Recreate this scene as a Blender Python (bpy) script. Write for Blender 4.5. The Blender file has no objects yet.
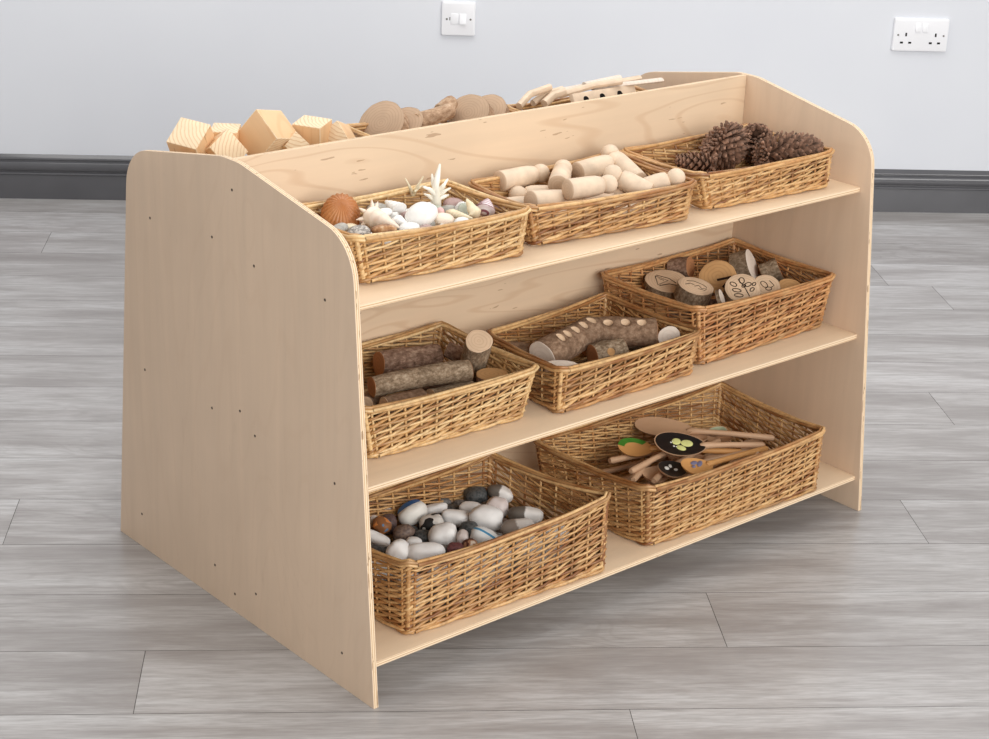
import bpy, bmesh, math, random
from mathutils import Vector, Matrix, Quaternion, noise
S = bpy.context.scene
C = S.collection
PI = math.pi
sin, cos = math.sin, math.cos

# ---------------------------------------------------------------- frame of the shelf unit
UX, UY, TH = -0.1405, -2.2054, math.radians(36.2722)
LEN, T, TS = 1.0575, 0.0085, 0.0085
H, C0, TF, ZF, DF = 0.6973, 0.0218, 0.2768, 0.6505, 0.339
Z1, Z2, Z3 = 0.5605, 0.3118, 0.0618
E1, E2, E3 = 0.2647, 0.2931, 0.3238
SHELF = {1: Z1, 2: Z2, 3: Z3}

def W(x, v, z):
    """shelf-unit coordinates (along, towards the open front, up) to world"""
    return Vector((UX + cos(TH) * x + sin(TH) * v, UY + sin(TH) * x - cos(TH) * v, z))

# ---------------------------------------------------------------- materials
def newmat(name, rough=0.6, spec=0.4):
    m = bpy.data.materials.new(name); m.use_nodes = True
    nt = m.node_tree; b = nt.nodes['Principled BSDF']
    b.inputs['Roughness'].default_value = rough
    b.inputs['Specular IOR Level'].default_value = spec
    return m, nt, b

def lin(c):
    return tuple(((x / 255) / 12.92 if x / 255 <= 0.04045 else ((x / 255 + 0.055) / 1.055) ** 2.4) for x in c) + (1,)

class NT:
    def __init__(s, nt): s.nt = nt
    def n(s, typ, **kw):
        nd = s.nt.nodes.new(typ)
        for k, v in kw.items(): setattr(nd, k, v)
        return nd
    def l(s, a, b): s.nt.links.new(a, b)
    def coord(s, scale=(1, 1, 1), rot=(0, 0, 0), island=0.0, loc=(0, 0, 0), objrand=0.0):
        tc = s.n('ShaderNodeTexCoord'); mp = s.n('ShaderNodeMapping')
        mp.inputs['Scale'].default_value = scale; mp.inputs['Rotation'].default_value = rot
        mp.inputs['Location'].default_value = loc
        src = tc.outputs['Object']
        if island or objrand:
            if island:
                g = s.n('ShaderNodeNewGeometry'); o = g.outputs['Random Per Island']; k = island
            else:
                g = s.n('ShaderNodeObjectInfo'); o = g.outputs['Random']; k = objrand
            mu = s.n('ShaderNodeMath', operation='MULTIPLY'); mu.inputs[1].default_value = k
            s.l(o, mu.inputs[0])
            va = s.n('ShaderNodeVectorMath', operation='ADD')
            s.l(src, va.inputs[0]); s.l(mu.outputs[0], va.inputs[1]); src = va.outputs[0]
        s.l(src, mp.inputs['Vector'])
        return mp.outputs[0]
    def noise(s, vec, scale, detail=4, rough=0.55, dist=0.0):
        t = s.n('ShaderNodeTexNoise'); t.inputs['Scale'].default_value = scale
        t.inputs['Detail'].default_value = detail; t.inputs['Roughness'].default_value = rough
        t.inputs['Distortion'].default_value = dist
        s.l(vec, t.inputs['Vector']); return t.outputs['Fac']
    def ramp(s, fac, stops, interp='LINEAR'):
        r = s.n('ShaderNodeValToRGB'); e = r.color_ramp.elements; r.color_ramp.interpolation = interp
        while len(e) < len(stops): e.new(0.5)
        for el, (p, c) in zip(e, stops):
            el.position = p; el.color = lin(c) if len(c) == 3 else c
        s.l(fac, r.inputs['Fac']); return r.outputs['Color']
    def mix(s, fac, a, b, mode='MIX'):
        m = s.n('ShaderNodeMix', data_type='RGBA', blend_type=mode)
        for sock, v in ((m.inputs[0], fac), (m.inputs[6], a), (m.inputs[7], b)):
            if isinstance(v, (int, float)): sock.default_value = v
            elif isinstance(v, tuple): sock.default_value = v if len(v) == 4 else lin(v)
            else: s.l(v, sock)
        return m.outputs[2]
    def math(s, op, a, b=None):
        m = s.n('ShaderNodeMath', operation=op)
        for i, v in enumerate((a, b)):
            if v is None: continue
            if isinstance(v, (int, float)): m.inputs[i].default_value = v
            else: s.l(v, m.inputs[i])
        return m.outputs[0]
    def xyz(s, vec):
        x = s.n('ShaderNodeSeparateXYZ'); s.l(vec, x.inputs[0]); return x.outputs
    def bump(s, h, strength, dist, bsdf):
        b = s.n('ShaderNodeBump'); b.inputs['Strength'].default_value = strength
        b.inputs['Distance'].default_value = dist; s.l(h, b.inputs['Height']); s.l(b.outputs[0], bsdf.inputs['Normal'])

def plain(name, c, rough=0.5, spec=0.4, var=0.06, sc=60):
    m, nt, b = newmat(name, rough, spec); k = NT(nt)
    f = k.noise(k.coord(objrand=9.0), sc)
    lo = tuple(max(0, x * (1 - var)) for x in c); hi = tuple(min(255, x * (1 + var)) for x in c)
    k.l(k.ramp(f, [(0.3, lo), (0.7, hi)]), b.inputs['Base Color']); return m

def birch(name, along, base=(233, 203, 166), dark=(216, 181, 142), cath=0.5):
    """pale birch veneer; 'along' is the object axis the grain follows"""
    m, nt, b = newmat(name, 0.5, 0.35); k = NT(nt)
    s1 = [42, 42, 42]; s1[along] = 2.6
    g = k.noise(k.coord(tuple(s1), objrand=7.0), 1.0, 5, 0.6)
    col = k.ramp(g, [(0.3, tuple(0.965 * x for x in base)), (0.7, base)])
    s2 = [5.0, 5.0, 5.0]; s2[along] = 1.1
    big = k.noise(k.coord(tuple(s2), objrand=5.0), 1.0, 2, 0.5, 0.6)
    wv = k.math('SINE', k.math('MULTIPLY', big, 105.0))
    line = k.ramp(wv, [(0.72, (0, 0, 0, 1)), (1.0, (1, 1, 1, 1))])
    col = k.mix(k.math('MULTIPLY', line, cath * 0.32), col, dark)
    blot = k.noise(k.coord((1, 1, 1), objrand=3.0), 5.0, 3)
    col = k.mix(k.ramp(blot, [(0.4, (0, 0, 0, 1)), (0.75, (0.35, 0.35, 0.35, 1))]), col, tuple(0.9 * x for x in base))
    s3 = [130, 130, 130]; s3[along] = 22
    fl = k.noise(k.coord(tuple(s3), objrand=4.0), 1.0, 2, 0.5)
    fm = k.noise(k.coord((1, 1, 1), objrand=8.0), 9.0, 2)
    fleck = k.math('MULTIPLY', k.math('GREATER_THAN', fl, 0.69), k.math('GREATER_THAN', fm, 0.5))
    col = k.mix(k.math('MULTIPLY', fleck, 0.5 * max(0.0, min(1, cath * 2 - 0.5))), col, (140, 100, 66))
    k.l(col, b.inputs['Base Color']); k.bump(g, 0.08, 0.001, b); return m

def ply_edge(name, axis, t, along, thr=0.63):
    m, nt, b = newmat(name, 0.6, 0.25); k = NT(nt)
    v = k.coord(); c = k.xyz(v)[axis]
    w = k.math('FRACT', k.math('MULTIPLY', c, 2.5 / t))
    col = k.ramp(w, [(0.0, (240, 219, 190)), (0.5, (240, 219, 190)), (0.56, (206, 170, 130)), (0.94, (214, 180, 140)), (1.0, (240, 219, 190))])
    s3 = [300, 300, 300]; s3[along] = 25
    fl = k.noise(k.coord(tuple(s3)), 1.0, 2)
    col = k.mix(k.math('MULTIPLY', k.math('GREATER_THAN', fl, thr), 0.6), col, (120, 82, 52))
    k.l(col, b.inputs['Base Color']); return m

def wicker(name, stops, rough=0.36):
    m, nt, b = newmat(name, rough, 0.6); k = NT(nt)
    g = k.n('ShaderNodeNewGeometry')
    oi = k.n('ShaderNodeObjectInfo')
    r = k.math('FRACT', k.math('ADD', g.outputs['Random Per Island'], oi.outputs['Random']))
    col = k.ramp(r, stops)
    f = k.noise(k.coord((1, 1, 1), island=13.0), 130, 3)
    col = k.mix(k.ramp(f, [(0.42, (0, 0, 0, 1)), (0.72, (0.55, 0.55, 0.55, 1))]), col, (120, 78, 40))
    f2 = k.noise(k.coord((1, 1, 1), island=3.0), 25, 2)
    col = k.mix(k.ramp(f2, [(0.4, (0, 0, 0, 1)), (0.7, (0.4, 0.4, 0.4, 1))]), col, (232, 196, 140))
    k.l(col, b.inputs['Base Color']); k.bump(f, 0.15, 0.0006, b); return m

def endgrain(name, base, ring, freq=900.0, amt=0.5, center=(0, 0)):
    """cut face with growth rings about the object's z axis"""
    m, nt, b = newmat(name, 0.7, 0.2); k = NT(nt)
    o = k.xyz(k.coord((1, 1, 1)))
    n = k.noise(k.coord((1, 1, 1), objrand=5.0), 40, 3)
    x = k.math('SUBTRACT', o[0], center[0]); y = k.math('SUBTRACT', o[1], center[1])
    r = k.math('SQRT', k.math('ADD', k.math('MULTIPLY', x, x), k.math('MULTIPLY', y, y)))
    w = k.math('SINE', k.math('ADD', k.math('MULTIPLY', r, freq), k.math('MULTIPLY', n, 9.0)))
    col = k.mix(k.math('MULTIPLY', k.ramp(w, [(0.3, (0, 0, 0, 1)), (1.0, (1, 1, 1, 1))]), amt), base, ring)
    col = k.mix(k.ramp(n, [(0.4, (0, 0, 0, 1)), (0.8, (0.4, 0.4, 0.4, 1))]), col, tuple(0.85 * q for q in base))
    k.l(col, b.inputs['Base Color']); return m

def bark(name, lo, mid, hi, sc=70, stretch=0.35, bumpy=0.6):
    m, nt, b = newmat(name, 0.85, 0.2); k = NT(nt)
    v = k.coord((1, 1, stretch), objrand=6.0)
    f = k.noise(v, sc * 2.6, 7, 0.7); f2 = k.noise(v, 42, 3)
    col = k.ramp(f, [(0.32, lo), (0.5, mid), (0.68, hi)])
    col = k.mix(k.ramp(f2, [(0.45, (0, 0, 0, 1)), (0.7, (0.6, 0.6, 0.6, 1))]), col, lo)
    k.l(col, b.inputs['Base Color']); k.bump(f, bumpy, 0.003, b); return m

M = {}
M['panel'] = birch('birch_upright', 2, (222, 196, 170), (200, 168, 138), 0.3)
M['board'] = birch('birch_board', 0, (227, 201, 171), (190, 150, 112), 0.95)
M['shelf'] = birch('birch_shelf', 0, (229, 203, 172), (210, 178, 142), 0.3)
M['edge_panel'] = ply_edge('ply_edge_upright', 0, T, 2)
M['edge_shelf'] = ply_edge('ply_edge_shelf', 2, TS, 0, 0.72)
M['edge_board'] = ply_edge('ply_edge_board', 1, TS, 0)
STRAW = [(0.0, (122, 72, 36)), (0.22, (166, 112, 64)), (0.5, (198, 150, 94)), (0.8, (224, 184, 130)), (1.0, (186, 130, 76))]
M['wicker'] = wicker('wicker_straw', STRAW)
M['wicker_pale'] = wicker('wicker_pale', [(0.0, (150, 100, 54)), (0.3, (202, 158, 102)), (0.8, (232, 200, 148)), (1.0, (198, 148, 90))])
M['wicker_rust'] = wicker('wicker_rust', [(0.0, (124, 70, 34)), (0.4, (178, 118, 68)), (0.75, (214, 160, 106)), (1.0, (184, 124, 74))])
M['peg'] = plain('beech_peg', (220, 198, 174), 0.6, 0.3, 0.05, 50)
M['peg_end'] = endgrain('beech_end', (206, 180, 154), (180, 150, 124), 1500, 0.3)
M['bark_grey'] = bark('bark_grey', (96, 78, 60), (148, 127, 104), (190, 171, 148), 80, 0.7)
M['bark_brown'] = bark('bark_brown', (88, 66, 52), (146, 116, 98), (194, 168, 146), 60, 0.6)
M['bark_smooth'] = bark('bark_smooth', (102, 78, 60), (142, 114, 92), (172, 146, 122), 60, 0.8, 0.35)
M['bark_tan'] = bark('bark_tan', (134, 104, 80), (186, 154, 126), (216, 190, 164), 70, 0.5, 0.7)
M['cut_dark'] = endgrain('cut_dark', (172, 120, 82), (136, 90, 58), 1100, 0.35)
M['cut_pale'] = endgrain('cut_pale', (222, 194, 164), (190, 154, 120), 1300, 0.4)
M['cut_tan'] = endgrain('cut_tan', (206, 162, 112), (176, 128, 84), 1000, 0.4)
M['cut_white'] = endgrain('cut_white', (226, 212, 198), (204, 184, 166), 900, 0.3)
M['cut_weathered'] = endgrain('cut_weathered', (192, 164, 138), (160, 130, 106), 1300, 0.35)
M['burnt'] = plain('burnt_line', (52, 36, 28), 0.8, 0.1, 0.1)
M['block'] = endgrain('pine_block', (240, 218, 186), (208, 166, 118), 1100, 0.6, (0.06, 0.04))
M['block_side'] = birch('pine_side', 2, (232, 194, 150), (204, 146, 94), 0.7)
M['cone'] = plain('pine_scale', (116, 88, 72), 0.7, 0.3, 0.45, 120)
M['cone_core'] = plain('pine_core', (58, 40, 30), 0.9, 0.1, 0.15)
M['spoon'] = birch('spoon_wood', 0, (206, 168, 134), (176, 136, 104), 0.3)
M['spoon_orange'] = birch('spoon_wood_warm', 0, (216, 160, 98), (190, 130, 76), 0.3)
M['black'] = plain('black_paint', (24, 24, 26), 0.3, 0.5, 0.1)
M['green'] = plain('green_paint', (62, 122, 40), 0.4, 0.5, 0.15)
M['purple'] = plain('purple_grey_paint', (122, 118, 146), 0.4, 0.5, 0.12)
M['lime'] = plain('lime_paint', (222, 226, 150), 0.4, 0.4, 0.05)
M['white'] = plain('white_paint', (236, 234, 228), 0.4, 0.4, 0.03)
M['mint'] = plain('mint_paint', (176, 190, 160), 0.4, 0.4, 0.1)
M['plastic'] = plain('white_plastic', (238, 239, 243), 0.3, 0.5, 0.0)
M['hole'] = plain('dark_hole', (26, 24, 24), 0.8, 0.1, 0.0)
M['screw'] = plain('screw_steel', (110, 108, 106), 0.4, 0.6, 0.1)
M['screw_dark'] = plain('screw_dark', (74, 60, 48), 0.5, 0.5, 0.1)

# ---------------------------------------------------------------- mesh helpers
class MB:
    def __init__(s): s.v = []; s.f = []; s.m = []
    def add(s, vs, fs, mi=0):
        o = len(s.v); s.v += [tuple(p) for p in vs]
        s.f += [tuple(i + o for i in f) for f in fs]; s.m += [mi] * len(fs)
        return s
    def tube(s, pts, rad, n=6, mi=0, caps=True, capmi=None, flat=1.0):
        pts = [Vector(p) for p in pts]; k = len(pts)
        if not isinstance(rad, (list, tuple)): rad = [rad] * k
        vs, fs = [], []
        up = None
        for i, p in enumerate(pts):
            d = (pts[min(i + 1, k - 1)] - pts[max(i - 1, 0)]).normalized()
            if up is None:
                up = Vector((0, 0, 1)) if abs(d.z) < 0.9 else Vector((1, 0, 0))
            a = d.cross(up).normalized(); u2 = a.cross(d).normalized(); up = u2
            for j in range(n):
                t = 2 * PI * j / n
                vs.append(p + a * (cos(t) * rad[i]) + u2 * (sin(t) * rad[i] * flat))
        for i in range(k - 1):
            for j in range(n):
                b = i * n; c = (j + 1) % n
                fs.append((b + j, b + c, b + n + c, b + n + j))
        o = len(s.v)
        s.add(vs, fs, mi)
        if caps:
            cm = mi if capmi is None else capmi
            s.f.append(tuple(o + j for j in reversed(range(n)))); s.m.append(cm)
            s.f.append(tuple(o + (k - 1) * n + j for j in range(n))); s.m.append(cm)
        return s
    def lathe(s, prof, n=24, mi=0, mis=None, fn=None):
        """prof: (r, z) from bottom to top, around z"""
        vs, fs, ms = [], [], []
        k = len(prof)
        for i, (r, z) in enumerate(prof):
            for j in range(n):
                t = 2 * PI * j / n; q = fn(t, z, r) if fn else r
                vs.append((q * cos(t), q * sin(t), z))
        o = len(s.v); s.v += vs
        for i in range(k - 1):
            for j in range(n):
                c = (j + 1) % n
                s.f.append((o + i * n + j, o + i * n + c, o + (i + 1) * n + c, o + (i + 1) * n + j))
                s.m.append(mis[i] if mis else mi)
        s.f.append(tuple(o + j for j in reversed(range(n)))); s.m.append(mis[0] if mis else mi)
        s.f.append(tuple(o + (k - 1) * n + j for j in range(n))); s.m.append(mis[-1] if mis else mi)
        return s
    def box(s, a, b, mi=0):
        x0, y0, z0 = a; x1, y1, z1 = b
        return s.add([(x0, y0, z0), (x1, y0, z0), (x1, y1, z0), (x0, y1, z0), (x0, y0, z1), (x1, y0, z1), (x1, y1, z1), (x0, y1, z1)],
                     [(3, 2, 1, 0), (4, 5, 6, 7), (0, 1, 5, 4), (1, 2, 6, 5), (2, 3, 7, 6), (3, 0, 4, 7)], mi)
    def prism(s, poly, axis, a, b, mi=0, emi=None):
        """poly in the two other axes (right handed order), extruded along axis from a to b"""
        n = len(poly)
        def P(q, h):
            return ((h, q[0], q[1]), (q[1], h, q[0]), (q[0], q[1], h))[axis]
        vs = [P(q, a) for q in poly] + [P(q, b) for q in poly]
        s.add(vs, [tuple(reversed(range(n))), tuple(range(n, 2 * n))], mi)
        o = len(s.v) - 2 * n
        for i in range(n):
            j = (i + 1) % n
            s.f.append((o + i, o + j, o + n + j, o + n + i)); s.m.append(mi if emi is None else emi)
        return s

def obj(name, mb, mats, parent=None, bevel=0.0, smooth=True, loc=None, rot=None, angle=40):
    me = bpy.data.meshes.new(name); me.from_pydata(mb.v, [], mb.f)
    if not isinstance(mats, (list, tuple)): mats = [mats]
    for m in mats: me.materials.append(m)
    for p, mi in zip(me.polygons, mb.m): p.material_index = mi
    bm = bmesh.new(); bm.from_mesh(me)
    if bevel:
        es = [e for e in bm.edges if len(e.link_faces) == 2 and e.calc_face_angle(0) > math.radians(30)]
        bmesh.ops.bevel(bm, geom=es, offset=bevel, segments=2, affect='EDGES', profile=0.6)
    bmesh.ops.recalc_face_normals(bm, faces=bm.faces)
    if smooth:
        for f in bm.faces: f.smooth = True
        for e in bm.edges:
            if len(e.link_faces) == 2 and e.calc_face_angle(0) > math.radians(angle): e.smooth = False
    bm.to_mesh(me); bm.free(); me.update()
    o = bpy.data.objects.new(name, me); C.objects.link(o)
    if parent is not None: o.parent = parent
    if loc is not None: o.location = loc
    if rot is not None:
        if isinstance(rot, Quaternion):
            o.rotation_mode = 'QUATERNION'; o.rotation_quaternion = rot
        else: o.rotation_euler = rot
    return o

def tag(o, label, cat, group=None):
    o['label'] = label; o['category'] = cat
    if group: o['group'] = group
    return o

def thing(name, label, cat, loc, rot=None, group=None):
    o = bpy.data.objects.new(name, None); o.empty_display_size = 0.03; C.objects.link(o); o.location = loc
    if rot is not None:
        if isinstance(rot, Quaternion):
            o.rotation_mode = 'QUATERNION'; o.rotation_quaternion = rot
        else: o.rotation_euler = rot
    return tag(o, label, cat, group)

def struct(o): o['kind'] = 'structure'; return o

def copy_tree(o, parent=None):
    c = o.copy(); C.objects.link(c)
    if parent is not None: c.parent = parent
    for ch in list(o.children): copy_tree(ch, c)
    return c

def frame(zdir, xhint=Vector((0, 0, 1))):
    """rotation taking local z to zdir with local x near xhint"""
    z = Vector(zdir).normalized(); x = Vector(xhint); x = x - z * x.dot(z)
    if x.length < 1e-5: x = Vector((1, 0, 0)) - z * z.x
    x.normalize(); y = z.cross(x)
    return Matrix((x, y, z)).transposed().to_quaternion()

def roundpoly(pts, rads, seg=8):
    out = []; n = len(pts)
    for i in range(n):
        p = Vector(pts[i]); a = Vector(pts[i - 1]); b = Vector(pts[(i + 1) % n]); r = rads[i]
        if r <= 0: out.append(tuple(p)); continue
        da = (a - p).normalized(); db = (b - p).normalized()
        ang = da.angle(db); tl = r / math.tan(ang / 2)
        p1 = p + da * tl; p2 = p + db * tl
        bis = (da + db).normalized(); c = p + bis * (r / sin(ang / 2))
        a1 = math.atan2(*(p1 - c).yx); a2 = math.atan2(*(p2 - c).yx)
        d = (a2 - a1 + PI) % (2 * PI) - PI
        for k in range(seg + 1):
            t = a1 + d * k / seg; out.append((c.x + r * cos(t), c.y + r * sin(t)))
    return out

# ---------------------------------------------------------------- the room
def build_room():
    # floor: laid planks
    PW, Y0 = 0.168, -2.4847
    joints = {0: -0.264, 1: 0.584, -1: 0.413, 3: 0.993, 2: 0.16, 4: 0.45, 5: -0.12, 6: 1.2}
    PLK = 1.514; X0, X1 = -4.5, 5.5
    rnd = random.Random(4)
    mb = MB(); mb.add([(X0, -6.2, -0.0012), (X1, -6.2, -0.0012), (X1, 0.02, -0.0012), (X0, 0.02, -0.0012)], [(0, 1, 2, 3)], 1)
    g = 0.00045
    for k in range(-22, 16):
        ya, yb = Y0 + PW * k, min(Y0 + PW * (k + 1), 0.02)
        if ya > 0.0: break
        j = joints.get(k, rnd.uniform(0, PLK)); x = j - 4 * PLK
        while x < X1:
            a, b = max(x, X0), min(x + PLK, X1)
            if b > a:
                mb.add([(a + g, ya + g, 0), (b - g, ya + g, 0), (b - g, yb - g, 0), (a + g, yb - g, 0)], [(0, 1, 2, 3)], 0)
            x += PLK
    m, nt, b = newmat('grey_vinyl_plank', 0.3, 0.6); k = NT(nt)
    gi = k.n('ShaderNodeNewGeometry')
    v1 = k.coord((1.9, 12, 1), island=37.0)
    g1 = k.noise(v1, 1.0, 8, 0.62, 0.35)
    g2 = k.noise(k.coord((9, 130, 1), island=19.0), 1.0, 5, 0.7)
    g3 = k.noise(k.coord((1.5, 6.5, 1), island=11.0), 1.0, 3, 0.5, 1.0)
    g4 = k.noise(k.coord((26, 460, 1), island=7.0), 1.0, 2, 0.6)
    col = k.ramp(g1, [(0.32, (124, 117, 114)), (0.44, (153, 148, 146)), (0.54, (178, 175, 174)), (0.68, (194, 193, 193))])
    ring = k.math('SINE', k.math('MULTIPLY', g3, 110.0))
    msk = k.ramp(k.noise(k.coord((0.9, 3.5, 1), island=5.0), 1.0, 2), [(0.5, (0, 0, 0, 1)), (0.66, (1, 1, 1, 1))])
    rm = k.math('MULTIPLY', k.ramp(ring, [(0.3, (0, 0, 0, 1)), (1.0, (1, 1, 1, 1))]), msk)
    col = k.mix(k.math('MULTIPLY', rm, 0.3), col, (112, 104, 100))
    col = k.mix(k.ramp(g2, [(0.36, (0.55, 0.55, 0.55, 1)), (0.56, (0, 0, 0, 1))]), col, (126, 120, 116))
    col = k.mix(k.ramp(g4, [(0.40, (0.3, 0.3, 0.3, 1)), (0.52, (0, 0, 0, 1))]), col, (120, 115, 112))
    tone = k.ramp(gi.outputs['Random Per Island'], [(0.0, (180, 177, 176)), (0.5, (189, 188, 188)), (1.0, (198, 197, 199))])
    col = k.mix(0.18, col, tone)
    tn = k.math('ADD', k.math('MULTIPLY', gi.outputs['Random Per Island'], 0.10), 0.95)
    hs = k.n('ShaderNodeHueSaturation'); k.l(col, hs.inputs['Color']); k.l(tn, hs.inputs['Value'])
    k.l(hs.outputs[0], b.inputs['Base Color'])
    k.bump(g2, 0.1, 0.0006, b)
    seam = plain('plank_seam', (92, 88, 86), 0.8, 0.1, 0.0)
    struct(obj('floor', mb, [m, seam], smooth=False))
    # wall
    mb = MB().box((-4.5, 0.0, 0.0), (5.5, 0.12, 2.7))
    m, nt, b = newmat('painted_wall', 0.75, 0.2); k = NT(nt)
    f = k.noise(k.coord(), 2.5, 2); f2 = k.noise(k.coord(), 220, 2)
    k.l(k.ramp(f, [(0.3, (217, 220, 227)), (0.7, (221, 224, 230))]), b.inputs['Base Color'])
    k.bump(f2, 0.06, 0.001, b)
    struct(obj('wall_back', mb, m, smooth=False))
    # moulded skirting
    prof = [(0.0, 0.0), (0.016, 0.0), (0.016, 0.0635), (0.0185, 0.0655), (0.0185, 0.068), (0.0165, 0.0695), (0.0115, 0.0705), (0.0115, 0.0735)]
    for i in range(9):
        t = -PI / 2 + PI * i / 8; prof.append((0.0125 + 0.0055 * cos(t), 0.0855 + 0.0115 * sin(t)))
    prof += [(0.0085, 0.0985), (0.0085, 0.1015), (0.0105, 0.103), (0.009, 0.107), (0.005, 0.111), (0.002, 0.1144), (0.0, 0.1144)]
    mb = MB().prism([(-d, z) for d, z in reversed(prof)], 0, -4.5, 5.5)
    m, nt, b = newmat('grey_gloss_skirting', 0.13, 0.7); k = NT(nt)
    f = k.noise(k.coord(), 8, 2)
    k.l(k.ramp(f, [(0.3, (84, 84, 88)), (0.7, (90, 90, 94))]), b.inputs['Base Color'])
    struct(obj('baseboard_back', mb, m, angle=25))

def rrect(w, h, r, seg=5):
    return roundpoly([(-w / 2, -h / 2), (w / 2, -h / 2), (w / 2, h / 2), (-w / 2, h / 2)], [r] * 4, seg)

def plate_mesh(w, h, d):
    """moulded cover plate standing off the wall, front towards -y"""
    mb = MB(); loops = [(w, h, 0.0), (w, h, 0.006), (w - 0.002, h - 0.002, 0.0085), (w - 0.008, h - 0.008, d)]
    n = None
    for (a, b2, y) in loops:
        p = rrect(a, b2, 0.004); n = len(p); mb.v += [(q[0], -y, q[1]) for q in p]
    for i in range(len(loops) - 1):
        for j in range(n):
            c = (j + 1) % n; mb.f.append((i * n + j, i * n + c, (i + 1) * n + c, (i + 1) * n + j)); mb.m.append(0)
    mb.f.append(tuple((len(loops) - 1) * n + j for j in range(n))); mb.m.append(0)
    mb.f.append(tuple(reversed(range(n)))); mb.m.append(0)
    return mb

def build_fittings():
    t = thing('light_switch', 'square white switch plate with one rocker high on the wall', 'switch', (0.3134, 0, 0.4894))
    obj('cover_plate', plate_mesh(0.086, 0.086, 0.0095), M['plastic'], t, angle=30)
    r = MB().prism([(-0.0095, -0.013), (-0.0125, -0.013 + 0.0), (-0.0095, 0.013)], 0, 0.002, 0.019)
    r = MB(); r.add([(0.002, -0.009, 0.013), (0.019, -0.009, 0.013), (0.019, -0.0105, 0.013), (0.002, -0.0105, 0.013),
                     (0.002, -0.009, -0.013), (0.019, -0.009, -0.013), (0.019, -0.0155, -0.013), (0.002, -0.0155, -0.013)],
                    [(0, 1, 2, 3), (7, 6, 5, 4), (3, 2, 6, 7), (0, 3, 7, 4), (1, 5, 6, 2), (0, 4, 5, 1)])
    obj('rocker', r, M['plastic'], t, bevel=0.0006)
    f = MB().box((-0.02, -0.0112, -0.013), (-0.001, -0.009, 0.013))
    fc = obj('fuse_cover', f, M['plastic'], t, bevel=0.0008)
    obj('slot', MB().box((-0.0235, -0.0098, -0.004), (-0.0215, -0.0092, 0.004)), M['hole'], t)
    for sx in (-1, 1):
        s = MB().tube([(sx * 0.0302, -0.0092, -0.001), (sx * 0.0302, -0.0104, -0.001)], 0.0026, 12)
        obj('screw', s, M['screw'], t)
    t = thing('plug_socket', 'white double plug socket with two switches on the wall', 'socket', (1.519, 0, 0.4767))
    obj('cover_plate', plate_mesh(0.146, 0.086, 0.0095), M['plastic'], t, angle=30)
    for sx in (-1, 1):
        cx = sx * 0.0385
        for (dx, dz, w, h) in ((0.001 * sx, 0.0005, 0.0045, 0.009), (-0.011, -0.0205, 0.008, 0.005), (0.011, -0.0205, 0.008, 0.005)):
            obj('pin_hole', MB().box((cx + dx - w / 2, -0.0098, dz - h / 2), (cx + dx + w / 2, -0.0092, dz + h / 2)), M['hole'], t)
        x0 = sx * 0.0095
        r = MB(); r.add([(x0 - 0.007, -0.009, 0.031), (x0 + 0.007, -0.009, 0.031), (x0 + 0.007, -0.0102, 0.031), (x0 - 0.007, -0.0102, 0.031),
                         (x0 - 0.007, -0.009, 0.009), (x0 + 0.007, -0.009, 0.009), (x0 + 0.007, -0.0125, 0.009), (x0 - 0.007, -0.0125, 0.009)],
                        [(0, 1, 2, 3), (7, 6, 5, 4), (3, 2, 6, 7), (0, 3, 7, 4), (1, 5, 6, 2), (0, 4, 5, 1)])
        obj('rocker', r, M['plastic'], t, bevel=0.0005)
        obj('screw', MB().tube([(sx * 0.0605, -0.0092, -0.001), (sx * 0.0605, -0.0102, -0.001)], 0.0026, 12), M['screw'], t)

# ---------------------------------------------------------------- the shelf unit
def build_unit():
    t = thing('display_shelf', 'double-sided birch plywood shelf unit holding wicker baskets on three tiers', 'shelf unit',
              W(0, 0, 0), (0, 0, TH))
    prof = [(-DF, 0), (DF, 0), (TF, ZF), (C0, H), (-C0, H), (-TF, ZF)]           # (v, z)
    poly = roundpoly([(-v, z) for v, z in reversed(prof)], [0.07, 0.1, 0.1, 0.07, 0, 0], 10)
    screws = [(-0.2156, 0.5606), (-0.0484, 0.5748), (0.0041, 0.6555), (0.0561, 0.5606), (0.2206, 0.5589), (-0.2445, 0.312), (0.0171, 0.3328), (-0.0566, 0.3124), (0.0547, 0.3073),
              (-0.2683, 0.0582), (-0.0564, 0.0561), (-0.0026, 0.0301), (0.0535, 0.0544), (0.2653, 0.054), (0.245, 0.305)]
    for x0 in (0.0, LEN - T):
        mb = MB().prism(poly, 0, 0.0, T, 0, 1)
        p = obj('side_panel', mb, [M['panel'], M['edge_panel']], t, loc=(x0, 0, 0), bevel=0.0007)
        for v, z in screws:
            s = MB().tube([(-0.0003, -v, z), (0.0012, -v, z)] if x0 == 0 else [(T - 0.0012, -v, z), (T + 0.0003, -v, z)], 0.0021, 10)
            obj('screw', s, M['screw_dark'], p)
    def board(name, x0, x1, y0, y1, z0, z1, mats, edge):
        mb = MB().box((x0, y0, z0), (x1, y1, z1), 0)
        n = len(mb.f)
        for i, f in enumerate(((2, -1), (2, 1), (1, -1), (0, 1), (1, 1), (0, -1))):
            if f[0] in edge: mb.m[n - 6 + i] = 1
        return obj(name, mb, mats, t, bevel=0.0012)
    board('divider', T, LEN - T, 0.0, TS, 0.03, H - 0.0005, [M['board'], M['edge_board']], (2,))
    for z, e in ((Z1, E1), (Z2, E2), (Z3, E3)):
        board('shelf', T, LEN - T, -e, 0.0, z - TS, z, [M['shelf'], M['edge_shelf']], (1,))
        board('shelf', T, LEN - T, TS, e + 0.006, z - TS, z, [M['shelf'], M['edge_shelf']], (1,))
    return t
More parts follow.
